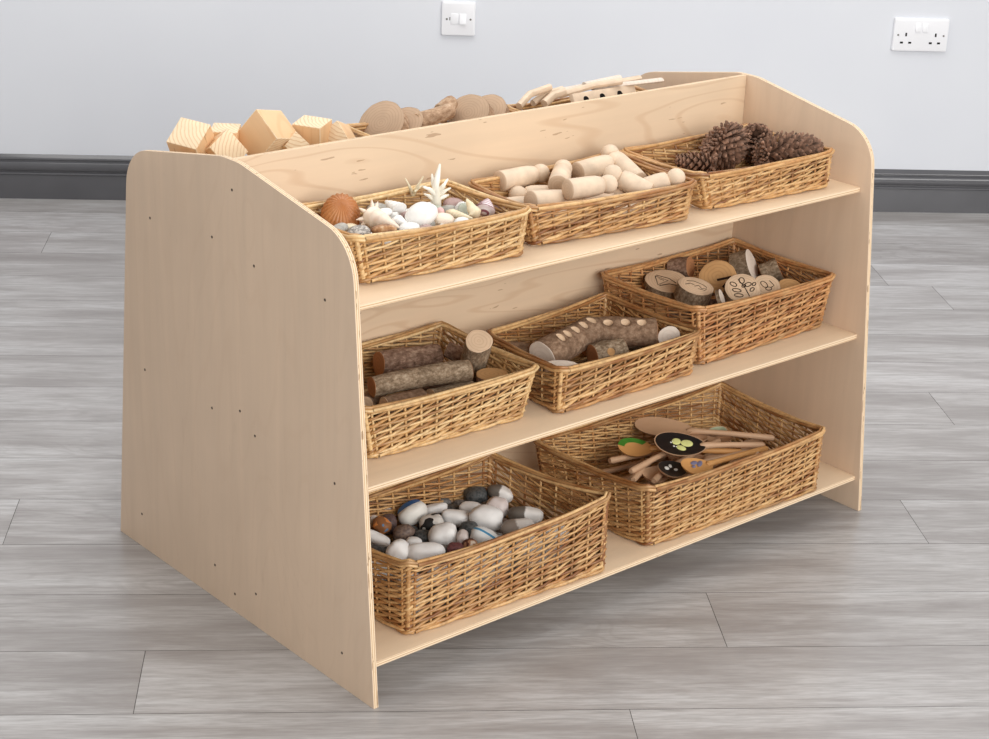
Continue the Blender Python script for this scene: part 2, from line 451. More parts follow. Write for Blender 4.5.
# ---------------------------------------------------------------- wicker baskets
def basket(label, tier, base, rim, h, seed, mat, pitch=0.0285, gap=0.0049, rodr=0.00255, lift=0.006):
    """base, rim: four corners (x, v) front-left, front-right, back-right, back-left"""
    rnd = random.Random(seed)
    cx = sum(p[0] for p in base) / 4; cv = sum(p[1] for p in base) / 4
    t = thing('wicker_basket', label, 'basket', W(cx, cv, SHELF[tier] + 0.0004), (0, 0, TH), 'wicker baskets on the shelf unit')
    h -= 0.003; base = [(x, v + (0.006 if i < 2 else 0)) for i, (x, v) in enumerate(base)]
    loc = lambda q: [Vector((x - cx, -(v - cv))) for x, v in q]
    base, rim = loc(base), loc(rim)
    cnt = [max(5, round(((rim[(i + 1) % 4] - rim[i]).length - 0.03) / pitch)) for i in range(4)]
    rc = 0.013
    def ring(q, r):
        pts = []
        for i in range(4):
            a, b, c = q[i], q[(i + 1) % 4], q[(i + 2) % 4]
            d = (b - a).normalized(); d2 = (c - b).normalized()
            n1 = Vector((d.y, -d.x)); n2 = Vector((d2.y, -d2.x))
            s0, s1 = a + d * r, b - d * r
            for k in range(cnt[i] + 1): pts.append((s0.lerp(s1, k / cnt[i]), n1.copy()))
            pts.append((b - d * r * 0.29 + d2 * r * 0.29, (n1 + n2).normalized()))
        return pts
    lo, hi = ring(base, rc * 0.8), ring(rim, rc)
    N = len(lo)
    corner = set()
    acc = 0
    for n in cnt:
        corner.add(acc + n + 1); acc += n + 2
    def cdist(u):
        u %= N
        return min(min(abs(u - c), N - abs(u - c)) for c in corner)
    def P(u, z, off=0.0):
        u %= N; i = int(u) % N; j = (i + 1) % N; f = u - int(u)
        q = max(0.0, min(1.0, z / h))
        a = lo[i][0].lerp(lo[j][0], f); b = hi[i][0].lerp(hi[j][0], f)
        na = lo[i][1].lerp(lo[j][1], f).normalized()
        p = a.lerp(b, q) + na * off
        e = max(0.0, 1 - cdist(u) / 5.0)
        return Vector((p.x, p.y, z + lift * q * e * e))
    hw0, hw1 = 0.006, h - 0.007
    m = max(6, round((hw1 - hw0) / gap))
    wall = MB(); A = 0.0030
    for i in range(N):
        r0 = rodr * rnd.uniform(0.82, 1.12); pts = []; rad = []; k = m * 2
        ph = rnd.uniform(-0.0008, 0.0008)
        for s in range(k + 1):
            p = s / 2; q = p / m
            off = A * (1 if int(p) % 2 else -1) if s % 2 == 0 else 0.0
            z = hw0 + (hw1 - hw0) * q + ph * sin(PI * q)
            pts.append(P(i + p, z, off)); rad.append(r0 * (1.12 - 0.4 * q))
        wall.tube(pts, rad, 5, 0)
    for i in range(N):
        big = i in corner
        wall.tube([P(i, 0.003), P(i, h * 0.5), P(i, h - 0.004)], 0.0036 if big else 0.0020, 6, 0)
    obj('woven_wall', wall, mat, t, angle=80)
    def twist(z, R, r, strands, pitchn, nm, sw=0.0):
        mb = MB()
        for k in range(strands):
            pts = []; rr = []
            steps = N * 3
            for s in range(steps + 1):
                u = s / 3; a = 2 * PI * (u / pitchn + k / strands)
                zz = z + R * sin(a) * 0.9
                b = P(u, min(z, h), R * cos(a) + 0.0012)
                pts.append((b.x, b.y, b.z + (zz - min(z, h)))); rr.append(r)
            mb.tube(pts, rr, 6, 0, caps=False)
        return obj(nm, mb, mat, t, angle=80)
    twist(h - 0.0036, 0.0036, 0.0027, 4, 21.0, 'rim')
    twist(0.0049, 0.0022, 0.0026, 2, 4.0, 'foot_band')
    bm_ = MB(); n = int((base[3] - base[0]).length / 0.006)
    ins = [p + (-p).normalized() * 0.009 for p in base]
    for i in range(n):
        q = i / (n - 1); p0 = ins[0].lerp(ins[3], q); p1 = ins[1].lerp(ins[2], q); sg = 1 if i % 2 else -1
        bm_.tube([(*p0.lerp(p1, s / 16), 0.006 + 0.0014 * sg * (1 if s % 2 else -1)) for s in range(17)], 0.0028, 5)
    obj('woven_base', bm_, mat, t, angle=80)
    return t

def build_baskets():
    wk, wp, wr = M['wicker'], M['wicker_pale'], M['wicker_rust']
    basket('shallow wicker basket of seashells at the left end of the top shelf', 1,
           [(0.074, 0.2), (0.335, 0.224), (0.330, 0.06), (0.085, 0.05)], [(0.064, 0.198), (0.352, 0.226), (0.343, 0.047), (0.074, 0.034)], 0.066, 1, wp, gap=0.0044)
    basket('shallow wicker basket of wooden peg dolls in the middle of the top shelf', 1,
           [(0.38, 0.202), (0.667, 0.230), (0.682, 0.06), (0.396, 0.068)], [(0.367, 0.203), (0.674, 0.242), (0.701, 0.043), (0.382, 0.055)], 0.060, 2, wk, gap=0.0045)
    basket('shallow wicker basket of pine cones at the right end of the top shelf', 1,
           [(0.73, 0.213), (1.0, 0.230), (1.0, 0.055), (0.732, 0.058)], [(0.709, 0.217), (1.010, 0.233), (1.018, 0.035), (0.713, 0.042)], 0.060, 3, wk, gap=0.0045)
    basket('wicker basket of sawn branch logs at the left end of the middle shelf', 2,
           [(0.077, 0.220), (0.346, 0.230), (0.35, 0.03), (0.079, 0.026)], [(0.062, 0.223), (0.367, 0.243), (0.369, 0.018), (0.064, 0.014)], 0.078, 4, wp)
    basket('wicker basket of notched hollow logs in the middle of the middle shelf', 2,
           [(0.396, 0.252), (0.681, 0.252), (0.678, 0.06), (0.42, 0.082)], [(0.398, 0.257), (0.691, 0.263), (0.692, 0.048), (0.413, 0.073)], 0.071, 5, wk)
    basket('wicker basket of engraved wood slices at the right end of the middle shelf', 2,
           [(0.718, 0.236), (1.028, 0.226), (1.027, 0.03), (0.72, 0.03)], [(0.711, 0.234), (1.030, 0.248), (1.038, 0.013), (0.708, 0.018)], 0.095, 6, wr)
    basket('deep wicker basket of painted pebbles at the left of the bottom shelf', 3,
           [(0.092, 0.289), (0.454, 0.314), (0.412, 0.095), (0.08, 0.09)], [(0.086, 0.300), (0.472, 0.304), (0.424, 0.08), (0.068, 0.075)], 0.113, 7, wk, lift=0.012)
    basket('deep wicker basket of painted wooden spoons at the right of the bottom shelf', 3,
           [(0.564, 0.295), (0.944, 0.318), (0.945, 0.095), (0.545, 0.082)], [(0.542, 0.313), (0.949, 0.325), (0.962, 0.078), (0.527, 0.066)], 0.109, 8, wk, lift=0.009)
    # on the far side of the unit, seen over the divider
    for label, x0, x1, h, sd in (('wicker basket of wooden blocks behind the divider at its left end', 0.035, 0.335, 0.06, 9),
                                 ('wicker basket of bark log slices behind the middle of the divider', 0.375, 0.68, 0.082, 10),
                                 ('wicker basket of pale wooden sticks behind the divider at its right end', 0.715, 1.02, 0.072, 11)):
        basket(label, 1, [(x0 + .012, -0.05), (x1 - .012, -0.05), (x1 - .012, -0.23), (x0 + .012, -0.23)],
               [(x0, -0.035), (x1, -0.035), (x1, -0.245), (x0, -0.245)], h, sd, wk)
# ---------------------------------------------------------------- what lies in the baskets
def V(p): return W(*p)
def below(p, d): return (p[0], p[1], p[2] - d)
CR = Vector((cos(math.radians(5.46)), -sin(math.radians(5.46)), 0))     # sideways and away, in the room
CF = Vector((sin(math.radians(5.46)), cos(math.radians(5.46)), 0))
UP = Vector((0, 0, 1))

# --- peg dolls
def peg_doll(label, a, b, group='wooden peg dolls', r=0.0157):
    """tail a to head centre b"""
    A, Bv = V(a), V(b); d = Bv - A; L = d.length
    L = max(0.062, min(0.085, L))
    t = thing('peg_doll', label, 'peg doll', Bv - d.normalized() * L, frame(d), group)
    hr = r * 0.92; bl = L - hr * 0.75
    body = MB().lathe([(r * 0.9, 0), (r, 0.0016), (r, bl * 0.6), (r * 0.96, bl * 0.82), (r * 0.84, bl * 0.95), (r * 0.6, bl)], 24, 0, [1, 0, 0, 0, 0])
    body.m[-2] = 1
    obj('body', body, [M['peg'], M['peg_end']], t, angle=50)
    prof = [(hr * sin(PI * (0.14 + 0.86 * i / 12)) if i < 12 else 0.0006, L - hr * cos(PI * (0.14 + 0.86 * i / 12))) for i in range(13)]
    obj('head', MB().lathe(prof, 20), M['peg'], t, angle=80)
    return t

def build_pegs():
    g = 'wooden peg dolls'
    peg_doll('peg doll at the far left of its basket, head pointing right', (0.4339, 0.0570, 0.6105), (0.5314, 0.0559, 0.6105))
    peg_doll('peg doll with its round head near the left rim of the basket', (0.5263, 0.1002, 0.5925), (0.4649, 0.0738, 0.5965))
    peg_doll('peg doll with its flat end above the front left rim', (0.4185, 0.1508, 0.6085), (0.5095, 0.1530, 0.5985))
    peg_doll('short-looking peg doll lying front to back in the basket', (0.4956, 0.1231, 0.6105), (0.5530, 0.0717, 0.6165))
    peg_doll('peg doll at the back whose flat round end faces left', (0.5876, 0.0747, 0.6105), (0.6689, 0.0752, 0.6165))
    peg_doll('peg doll with its head highest at the back, body sloping to the right', (0.6556, 0.1337, 0.5965), (0.6693, 0.0516, 0.6225))
    peg_doll('peg doll lying on top in the middle, flat end facing left', (0.4692, 0.1705, 0.6205), (0.5418, 0.1821, 0.6205))
    peg_doll('peg doll on top with its head in the middle of the heap', (0.6047, 0.1964, 0.6065), (0.5792, 0.1638, 0.6245))
    peg_doll('peg doll low behind the front rim, mostly buried', (0.6239, 0.1049, 0.5865), (0.6301, 0.1689, 0.5865))
    peg_doll('peg doll at the right end with its white head on the rim', (0.6141, 0.1851, 0.6055), (0.6520, 0.2120, 0.6225))
    peg_doll('peg doll showing only a strip just above the front rim', (0.5082, 0.1612, 0.5945), (0.5791, 0.1675, 0.5965))
    for x, v, a in ((0.43, 0.10, 0.2), (0.45, 0.17, -0.1), (0.53, 0.09, 0.1), (0.56, 0.19, 0.05), (0.63, 0.10, -0.1), (0.64, 0.18, 0.2)):
        peg_doll('wooden peg doll hidden at the bottom of the basket', (x - 0.035 * cos(a), v - 0.035 * sin(a), Z1 + 0.0265), (x + 0.035 * cos(a), v + 0.035 * sin(a), Z1 + 0.0265))

# --- pine cones
def pine_cone(label, a, b, r, n, taper=1.0, spread=1.0, seed=0):
    """stalk end a to tip b"""
    A, Bv = V(a), V(b); d = Bv - A; L = d.length; rnd = random.Random(seed)
    t = thing('pine_cone', label, 'pine cone', A, frame(d), 'pine cones in the basket')
    def R(q): return r * max(0.06, (1 - (abs(q - 0.36) / (0.66 if q > 0.36 else 0.52)) ** 2.1)) ** 0.55
    core = MB().lathe([(R(i / 14) * 0.62, L * i / 14) for i in range(15)], 14)
    obj('core', core, M['cone_core'], t)
    sc = MB()
    for i in range(n):
        q = (i + 0.5) / n; q = q * 0.97
        th = i * 2.39996 + rnd.uniform(-0.08, 0.08)
        rr = R(q); out = 0.9 - 1.05 * q * taper       # scale elevation: open at stalk, closed at tip
        el = (0.15 + 0.95 * q) / spread
        rad = Vector((cos(th), sin(th), 0)); tan = Vector((-sin(th), cos(th), 0)); ax = Vector((0, 0, 1))
        dr = (rad * cos(el) + ax * sin(el)).normalized(); nm = (ax * cos(el) - rad * sin(el)).normalized()
        ln = (rr * 0.62 + 0.0035) * rnd.uniform(0.92, 1.08); w = min(0.0115, 6.4 * rr / math.sqrt(n) + 0.002)
        o = rad * (rr * 0.42) + ax * (L * q - 0.2 * ln * sin(el)); th_ = 0.0019
        P = [(0, 0.35, 0.6), (0.55, 0.75, 0.9), (0.82, 1.0, 1.25), (0.97, 0.55, 1.5), (1.05, 0.12, 1.0)]
        vs = []
        for (l, ww, tt) in P:
            c = o + dr * (ln * l)
            vs += [c - tan * (w * ww * 0.5), c + nm * (th_ * tt), c + tan * (w * ww * 0.5), c - nm * (th_ * tt * 0.6)]
        fs = []
        for k in range(4):
            for j in range(4):
                c = (j + 1) % 4; fs.append((4 * k + j, 4 * k + c, 4 * k + 4 + c, 4 * k + 4 + j))
        fs += [(3, 2, 1, 0), (16, 17, 18, 19)]
        sc.add(vs, fs)
    for i in range(n // 3):                                   # small scales closing the stalk end
        q = (i + 0.5) / (n // 3); th = i * 2.39996; rr = R(0.06) * 0.85 * math.sqrt(q)
        rad = Vector((cos(th), sin(th), 0)); tan = Vector((-sin(th), cos(th), 0)); ax = Vector((0, 0, -1))
        dr = (rad * (0.35 + 0.6 * q) + ax * (1.0 - 0.5 * q)).normalized(); nm = dr.cross(tan)
        o = rad * rr * 0.8 - ax * 0.004; ln = 0.008 + 0.006 * q; w = 0.0075
        vs = []
        for (l, ww, tt) in ((0, 0.6, 1.0), (0.6, 1.0, 1.4), (0.9, 0.8, 1.6), (1.0, 0.2, 1.0)):
            c = o + dr * (ln * l); vs += [c - tan * (w * ww * 0.5), c + nm * (0.0018 * tt), c + tan * (w * ww * 0.5), c - nm * (0.0018 * tt)]
        fs = [(4 * k + j, 4 * k + (j + 1) % 4, 4 * k + 4 + (j + 1) % 4, 4 * k + 4 + j) for k in range(3) for j in range(4)] + [(3, 2, 1, 0), (12, 13, 14, 15)]
        sc.add(vs, fs)
    obj('scales', sc, M['cone'], t, angle=30)
    return t

def build_cones():
    pine_cone('big round open pine cone standing tallest at the left of the heap', (0.8809, 0.0868, 0.6225), (0.9104, 0.1057, 0.5905), 0.042, 150, 0.8, 1.2, 1)
    pine_cone('spiky open pine cone at the back of the heap, scales pointing up', (1.0028, 0.0769, 0.5865), (0.9619, 0.1103, 0.6285), 0.029, 110, 0.7, 1.1, 2)
    pine_cone('long pine cone lying along the right part of the front rim', (0.9082, 0.1725, 0.6125), (1.0121, 0.2061, 0.6205), 0.031, 140, 0.9, 1.05, 3)
    pine_cone('small slim pine cone at the left end of the basket', (0.8415, 0.1241, 0.5945), (0.8017, 0.0812, 0.6005), 0.017, 70, 1.0, 0.9, 4)
    pine_cone('pine cone underneath the others, almost out of sight', (1.0907, 0.0970, 0.5875), (1.0572, 0.0356, 0.5875), 0.022, 70, 1.0, 1.0, 5)

# --- branch logs
def log(name, label, a, b, r, barkm, cut, cat='log', group=None, ecc=1.0, seed=0, bend=0.0, r2=None, pits=None, pitm=None, knob=False):
    A, Bv = V(a), V(b); d = Bv - A; L = d.length; rnd = random.Random(seed)
    t = thing(name, label, cat, A, frame(d), group)
    r2 = r if r2 is None else r2; n = 28; k = max(4, int(L / 0.006))
    ph = [rnd.uniform(0, 6.28) for _ in range(6)]
    mb = MB(); vs = []
    inv = frame(d).to_matrix().transposed(); pl = []
    for (q, dirw, pr, asp) in (pits or []):
        u = inv @ Vector(dirw); pl.append((L * q, math.atan2(u.y, u.x), pr, pr * asp))
    def surf(th, z, off=0.0):
        q = z / L; rr = r + (r2 - r) * q
        f = 1 + 0.05 * sin(2 * th + ph[0] + 2 * q) + 0.03 * sin(3 * th + ph[1] - 3 * q) + 0.025 * sin(9 * q + ph[2]) + 0.012 * sin(7 * th + ph[3] + 14 * q)
        dd = 0.0
        for (pz, pt, pa, pb) in pl:
            w = ((th - pt + PI) % (2 * PI) - PI) * rr / pb; e2 = ((z - pz) / pa) ** 2 + w * w
            if e2 < 1: dd = max(dd, 0.0042 * (1 - e2 ** 1.6))
        rr = rr * f - dd + off; bx = bend * (4 * q * (1 - q))
        return (rr * cos(th) + bx, rr * sin(th) * ecc, z)
    if pl: n = 72; k = max(30, int(L / 0.0022))
    for i in range(k + 1):
        for j in range(n): vs.append(surf(2 * PI * j / n, L * i / k))
    fs = []
    for i in range(k):
        for j in range(n):
            c = (j + 1) % n; fs.append((i * n + j, i * n + c, (i + 1) * n + c, (i + 1) * n + j))
    mb.add(vs, fs)
    side = obj('bark', mb, barkm, t, angle=60)
    for q, nm in ((0, 'cut_end'), (1, 'cut_end')):
        e = MB(); o = q * k * n
        ring = [Vector(p) for p in vs[o:o + n]]; c = sum(ring, Vector()) / n; s = 1 if q else -1
        pts = [c + (p - c) * 0.97 + Vector((0, 0, s * 0.0006)) for p in ring]
        e.v += [tuple(p) for p in ring] + [tuple(p) for p in pts]
        e.f += [(j, (j + 1) % n, n + (j + 1) % n, n + j) for j in range(n)] + [tuple(range(n, 2 * n))]; e.m += [0] * (n + 1)
        obj(nm, e, cut, t, angle=30)
    for (pz, pt, pa, pb) in pl:                                 # pale bare wood inside each hollow
        p = MB(); N = 20; loops = (0.9, 0.7, 0.45, 0.2)
        rm = r + (r2 - r) * pz / L
        for e in loops:
            for j in range(N):
                a2 = 2 * PI * j / N; p.v.append(surf(pt + sin(a2) * e * pb / rm, pz + cos(a2) * e * pa, 0.0007))
        for i in range(len(loops) - 1):
            for j in range(N):
                cc = (j + 1) % N; p.f.append((i * N + j, i * N + cc, (i + 1) * N + cc, (i + 1) * N + j)); p.m.append(0)
        p.f.append(tuple(range(len(loops) * N - N, len(loops) * N))); p.m.append(0)
        obj('carved_hollow', p, pitm, t, angle=60)
    return t

def build_logs():
    bg, bb, bs = M['bark_grey'], M['bark_brown'], M['bark_smooth']
    log('branch_log', 'split brown log with a dark cut end, at the back left of the log basket', (0.2216, 0.0568, 0.3678), (0.3236, 0.0701, 0.3638), 0.0195, bb, M['cut_dark'], ecc=0.95, seed=1, r2=0.016)
    log('branch_log', 'long grey log lying across the front of the log basket', (0.1435, 0.1375, 0.3698), (0.2912, 0.1760, 0.3738), 0.0155, bg, M['cut_dark'], seed=2, bend=0.003)
    log('branch_log', 'leaning log whose pale sawn end points up, right of the basket', (0.3531, 0.1023, 0.3318), (0.3233, 0.1552, 0.4118), 0.0205, bg, M['cut_pale'], seed=3)
    log('branch_log', 'log at the back with an orange cut end', (0.3337, 0.0834, 0.3738), (0.3529, 0.1150, 0.3618), 0.012, bb, M['cut_tan'], seed=4)
    log('branch_log', 'upright log stub with a flat tan top in the right front corner', below((0.3274, 0.1878, 0.3678), .045), (0.3274, 0.1878, 0.3678), 0.0235, bb, M['cut_tan'], seed=5)
    log('branch_log', 'pale-barked log under the long grey log', (0.2232, 0.1705, 0.3558), (0.2903, 0.1802, 0.3558), 0.0155, bg, M['cut_pale'], seed=6)
    log('branch_log', 'pale split log showing just behind the front rim of the log basket', (0.1481, 0.1644, 0.3578), (0.2131, 0.1693, 0.3578), 0.0145, bs, M['cut_pale'], seed=7)
    log('branch_log', 'log with a pale round end in the front left corner beside the side panel', (0.1328, 0.1403, 0.3518), (0.1834, 0.1049, 0.3418), 0.015, bs, M['cut_pale'], seed=8)
    log('branch_log', 'log lying on the basket floor beneath the long grey log', (0.2606, 0.0778, 0.3338), (0.3311, 0.0979, 0.3338), 0.012, bb, M['cut_dark'], seed=10)

def build_holed():
    bs, bg = M['bark_smooth'], M['bark_grey']
    pale = M['cut_tan']
    up = (UP * 0.85 - CF * 0.5)
    pits = [(q, up, 0.0068, 1.5) for q in (0.3, 0.44, 0.6, 0.76, 0.92)]
    log('notched_log', 'thick log with a row of oval notches, its pale end facing left', (0.4488, 0.1680, 0.3638), (0.5811, 0.1366, 0.3718), 0.0245, bs, M['cut_white'], cat='log', seed=11, r2=0.023, pits=pits, pitm=M['cut_pale'], bend=0.0)
    pits = [(q, UP * 0.92 - CF * 0.4, 0.0085, 1.0) for q in (0.22, 0.5, 0.76)]
    log('notched_log', 'log with three round drilled holes along its top', (0.5748, 0.1345, 0.3658), (0.6561, 0.1909, 0.3658), 0.0235, bs, M['cut_dark'], cat='log', seed=12, pits=pits, pitm=M['cut_pale'])
    log('notched_log', 'short log with one orange-brown round hole, behind the front rim', (0.5302, 0.1869, 0.3518), (0.5824, 0.1993, 0.3558), 0.0195, bg, M['cut_dark'], cat='log', seed=13, pits=[(0.45, UP * 0.45 - CF * 0.9, 0.0075, 1.0)], pitm=M['cut_tan'])
    wood_slice('white sawn wood fin standing up in the right corner of the basket', (0.6638, 0.2139, 0.3678), -CF * 0.9 + UP * 0.4, 0.0175, 0.008, M['cut_white'], bs, 1.0, seed=14, name='wood_offcut')
    wood_slice('flat white wood piece on the front left rim', (0.4144, 0.2310, 0.3778), UP * 0.97 - CF * 0.24, 0.0265, 0.010, M['cut_white'], bs, 0.5, seed=15, name='wood_offcut')
    log('wood_offcut', 'small offcut with a dark hollow end at the left corner of the basket', (0.4368, 0.1040, 0.3578), (0.4544, 0.1280, 0.3598), 0.0125, bs, M['cut_dark'], cat='wood piece', seed=16)
    log('notched_log', 'log lying on the basket floor under the two notched logs', (0.5762, 0.1244, 0.3338), (0.6712, 0.1522, 0.3338), 0.012, bg, M['cut_dark'], cat='log', seed=17)

# --- wood slices
def wood_slice(label, c, normal, r, thick, cut, barkm, asp=1.0, marks=None, xh=None, seed=0, name='wood_slice', group=None):
    """round slice; c = middle of the top face; marks = strokes in face coordinates"""
    rnd = random.Random(seed); nrm = Vector(normal).normalized()
    t = thing(name, label, 'wood slice', V(c) - nrm * thick, frame(nrm, xh if xh is not None else CR), group)
    n = 40; ph = [rnd.uniform(0, 6.28) for _ in range(4)]
    def R(th, k=0): return r * (1 + 0.035 * sin(2 * th + ph[0]) + 0.02 * sin(3 * th + ph[1]) + 0.008 * sin(11 * th + ph[2] + k))
    def ring(z, s, k=0): return [(R(2 * PI * j / n, k) * s * cos(2 * PI * j / n), R(2 * PI * j / n, k) * s * sin(2 * PI * j / n) * asp, z) for j in range(n)]
    mb = MB(); k = 5
    for i in range(k + 1): mb.v += ring(thick * i / k, 1.0 + 0.01 * sin(3 * i), i)
    for i in range(k):
        for j in range(n):
            c2 = (j + 1) % n; mb.f.append((i * n + j, i * n + c2, (i + 1) * n + c2, (i + 1) * n + j)); mb.m.append(0)
    obj('bark', mb, barkm, t, angle=60)
    for z, s in ((thick, 1), (0.0, -1)):
        e = MB(); e.v = ring(z, 1.0, 5 if s > 0 else 0) + ring(z + s * 0.0006, 0.965)
        e.f = [(j, (j + 1) % n, n + (j + 1) % n, n + j) for j in range(n)] + [tuple(range(n, 2 * n))]; e.m = [0] * (n + 1)
        obj('cut_face', e, cut, t, angle=30)
    if marks:
        mk = MB()
        for st, w in marks:
            mk.tube([(x * r, y * r * asp, thick + 0.0007) for x, y in st], w, 5, flat=0.35)
        obj('burnt_drawing', mk, M['burnt'], t)
    return t

def ell(cx, cy, a, b, rot, n=14):
    return [(cx + a * cos(2 * PI * i / n) * cos(rot) - b * sin(2 * PI * i / n) * sin(rot), cy + a * cos(2 * PI * i / n) * sin(rot) + b * sin(2 * PI * i / n) * cos(rot)) for i in range(n + 1)]

def build_slices():
    bg, bb = M['bark_grey'], M['bark_brown']
    tri = [([(-0.55, 0.3), (-0.45, -0.45), (0.05, 0.02), (-0.55, 0.3)], 0.0009), ([(-0.5, 0.38), (0.1, 0.22), (0.42, -0.12)], 0.0009), ([(-0.38, -0.5), (0.1, -0.25), (0.5, -0.32)], 0.0009), ([(-0.4, 0.1), (-0.15, 0.0)], 0.0007)]
    wood_slice('round slice with a burnt triangle drawing in the back left of the basket', (0.8233, 0.0599, 0.3838), UP * 0.9 - CF * 0.3 + CR * 0.08, 0.036, 0.012, M['cut_pale'], bg, 0.9, tri, seed=1)
    sq = [([(-0.5, 0.35), (-0.1, 0.5), (0.4, 0.3), (0.6, 0.05)], 0.0008), ([(-0.1, -0.1), (0.15, 0.1), (0.3, -0.2), (0.6, -0.1), (0.45, -0.35), (0.1, -0.3)], 0.0008), ([(-0.6, -0.1), (-0.3, 0.15), (-0.1, 0.05)], 0.0008)]
    wood_slice('thick bark-edged slice with a curly drawing by the front left corner', (0.8225, 0.1262, 0.3938), UP * 0.92 - CF * 0.22 + CR * 0.2, 0.031, 0.026, M['cut_pale'], bg, 0.85, sq, seed=2)
    log('log_stub', 'short dark log stub at the back left of the wood slices', (0.8727, 0.0166, 0.3858), (0.8851, 0.0485, 0.3958), 0.0175, bb, M['cut_dark'], cat='log', seed=21)
    zed = [([(-0.05, -0.18), (0.72, 0.0)], 0.0022), ([(0.72, 0.0), (0.28, -0.62)], 0.0026)]
    wood_slice('warm tan slice with bold black strokes, facing forward in the middle', (0.8885, 0.1146, 0.3938), -CF * 0.75 + UP * 0.62 - CR * 0.12, 0.031, 0.016, M['cut_tan'], bb, 1.0, zed, seed=3)
    wood_slice('thick slice standing on its edge, pale face turned right', (0.9868, 0.1031, 0.3938), CR * 0.93 + UP * 0.42 - CF * 0.30, 0.029, 0.03, M['cut_white'], bg, 0.95, seed=4)
    log('log_stub', 'stubby grey-barked log at the back right of the wood slices', (1.0098, 0.1124, 0.3758), (1.0305, 0.1312, 0.3898), 0.020, bg, M['cut_dark'], cat='log', seed=22)
    leaf = [([(-0.25, 0.62), (0.1, 0.1), (0.35, -0.5)], 0.0009)]
    for (x, y, a, b, r) in ((-0.52, 0.28, 0.2, 0.12, 2.6), (-0.05, 0.55, 0.2, 0.14, 1.6), (0.28, 0.3, 0.2, 0.12, 0.5), (-0.35, -0.12, 0.24, 0.11, 3.0), (0.5, -0.02, 0.15, 0.09, 0.9), (-0.25, -0.45, 0.24, 0.11, 3.1), (0.62, 0.35, 0.12, 0.08, 0.9), (0.05, 0.2, 0.12, 0.08, 0.7)):
        leaf.append((ell(x, y, a, b, r), 0.0009))
    wood_slice('round slice with a burnt leafy twig drawing behind the front rim', (0.8718, 0.1854, 0.3958), UP * 0.8 - CF * 0.58, 0.030, 0.014, M['cut_pale'], bg, 1.0, leaf, seed=5)
    mk = [(ell(-0.2, 0.1, 0.2, 0.3, 0.6), 0.0008), (ell(0.1, -0.25, 0.22, 0.14, 0.3), 0.0008), ([(0.2, 0.5), (0.5, 0.1), (0.3, -0.1)], 0.0008)]
    wood_slice('pale slice with faint curls to the right of the leafy slice', (0.9266, 0.1900, 0.3918), UP * 0.85 - CF * 0.5 + CR * 0.1, 0.024, 0.014, M['cut_pale'], bg, 1.0, mk, seed=6)
    wood_slice('plain tan slice in the front right corner of the wood slices', (0.9749, 0.1999, 0.3818), UP * 0.8 - CF * 0.5, 0.021, 0.012, M['cut_tan'], bg, 1.0, seed=7)
    wood_slice('pale slice on edge between the curly and leafy slices', (0.8266, 0.1811, 0.3878), CR * 0.9 + UP * 0.4 - CF * 0.2, 0.015, 0.006, M['cut_white'], bg, 1.0, seed=8)
    for i, (x, v) in enumerate(((0.75, 0.08), (0.83, 0.07), (0.92, 0.07), (0.99, 0.10), (0.76, 0.17), (0.85, 0.16), (0.93, 0.17))):
        wood_slice('wood slice hidden in the bottom layer of the basket', (x, v, Z2 + 0.036), UP, 0.036, 0.022, M['cut_tan'], bb, 1.0, seed=30 + i, group='buried wood slices')

# --- pebbles
def stone_mat(name, kind, a, b=None, c=None, d=None):
    m, nt, bs = newmat(name, 0.5, 0.35); k = NT(nt)
    v = k.coord(objrand=0.0); vn = k.coord(objrand=4.0)
    f = k.noise(vn, 45, 4); f2 = k.noise(vn, 260, 2)
    col = k.ramp(f, [(0.3, tuple(q * 0.95 for q in a)), (0.7, a)])
    if kind == 'speck':
        col = k.mix(k.ramp(f2, [(0.45, (0, 0, 0, 1)), (0.62, (1, 1, 1, 1))]), col, b)
    x = k.xyz(v)
    if kind == 'half':                     # natural two tone
        e = k.math('ADD', x[0], k.math('MULTIPLY', k.math('SUBTRACT', f, 0.5), 0.02))
        col = k.mix(k.ramp(k.math('ADD', k.math('MULTIPLY', e, 120.0), 0.5), [(0.35, (0, 0, 0, 1)), (0.65, (1, 1, 1, 1))]), b, col)
    if kind == 'band':                     # painted stripe across one end
        e = k.math('ADD', k.math('MULTIPLY', x[2], -0.75), k.math('MULTIPLY', x[1], -0.66))
        msk = k.math('MULTIPLY', k.math('LESS_THAN', e, d[0]), k.math('GREATER_THAN', e, d[1]))
        col = k.mix(msk, col, b)
    if kind == 'blotch':
        msk = k.math('GREATER_THAN', k.noise(k.coord(objrand=2.0), d[0], 1), d[1])
        col = k.mix(msk, col, b)
        if c:
            msk = k.math('GREATER_THAN', k.noise(k.coord(objrand=7.0, loc=(3, 1, 2)), d[0] * 1.2, 1), d[1] + 0.03)
            col = k.mix(msk, col, c)
    k.l(col, bs.inputs['Base Color']); k.bump(f2, 0.08, 0.0006, bs); return m

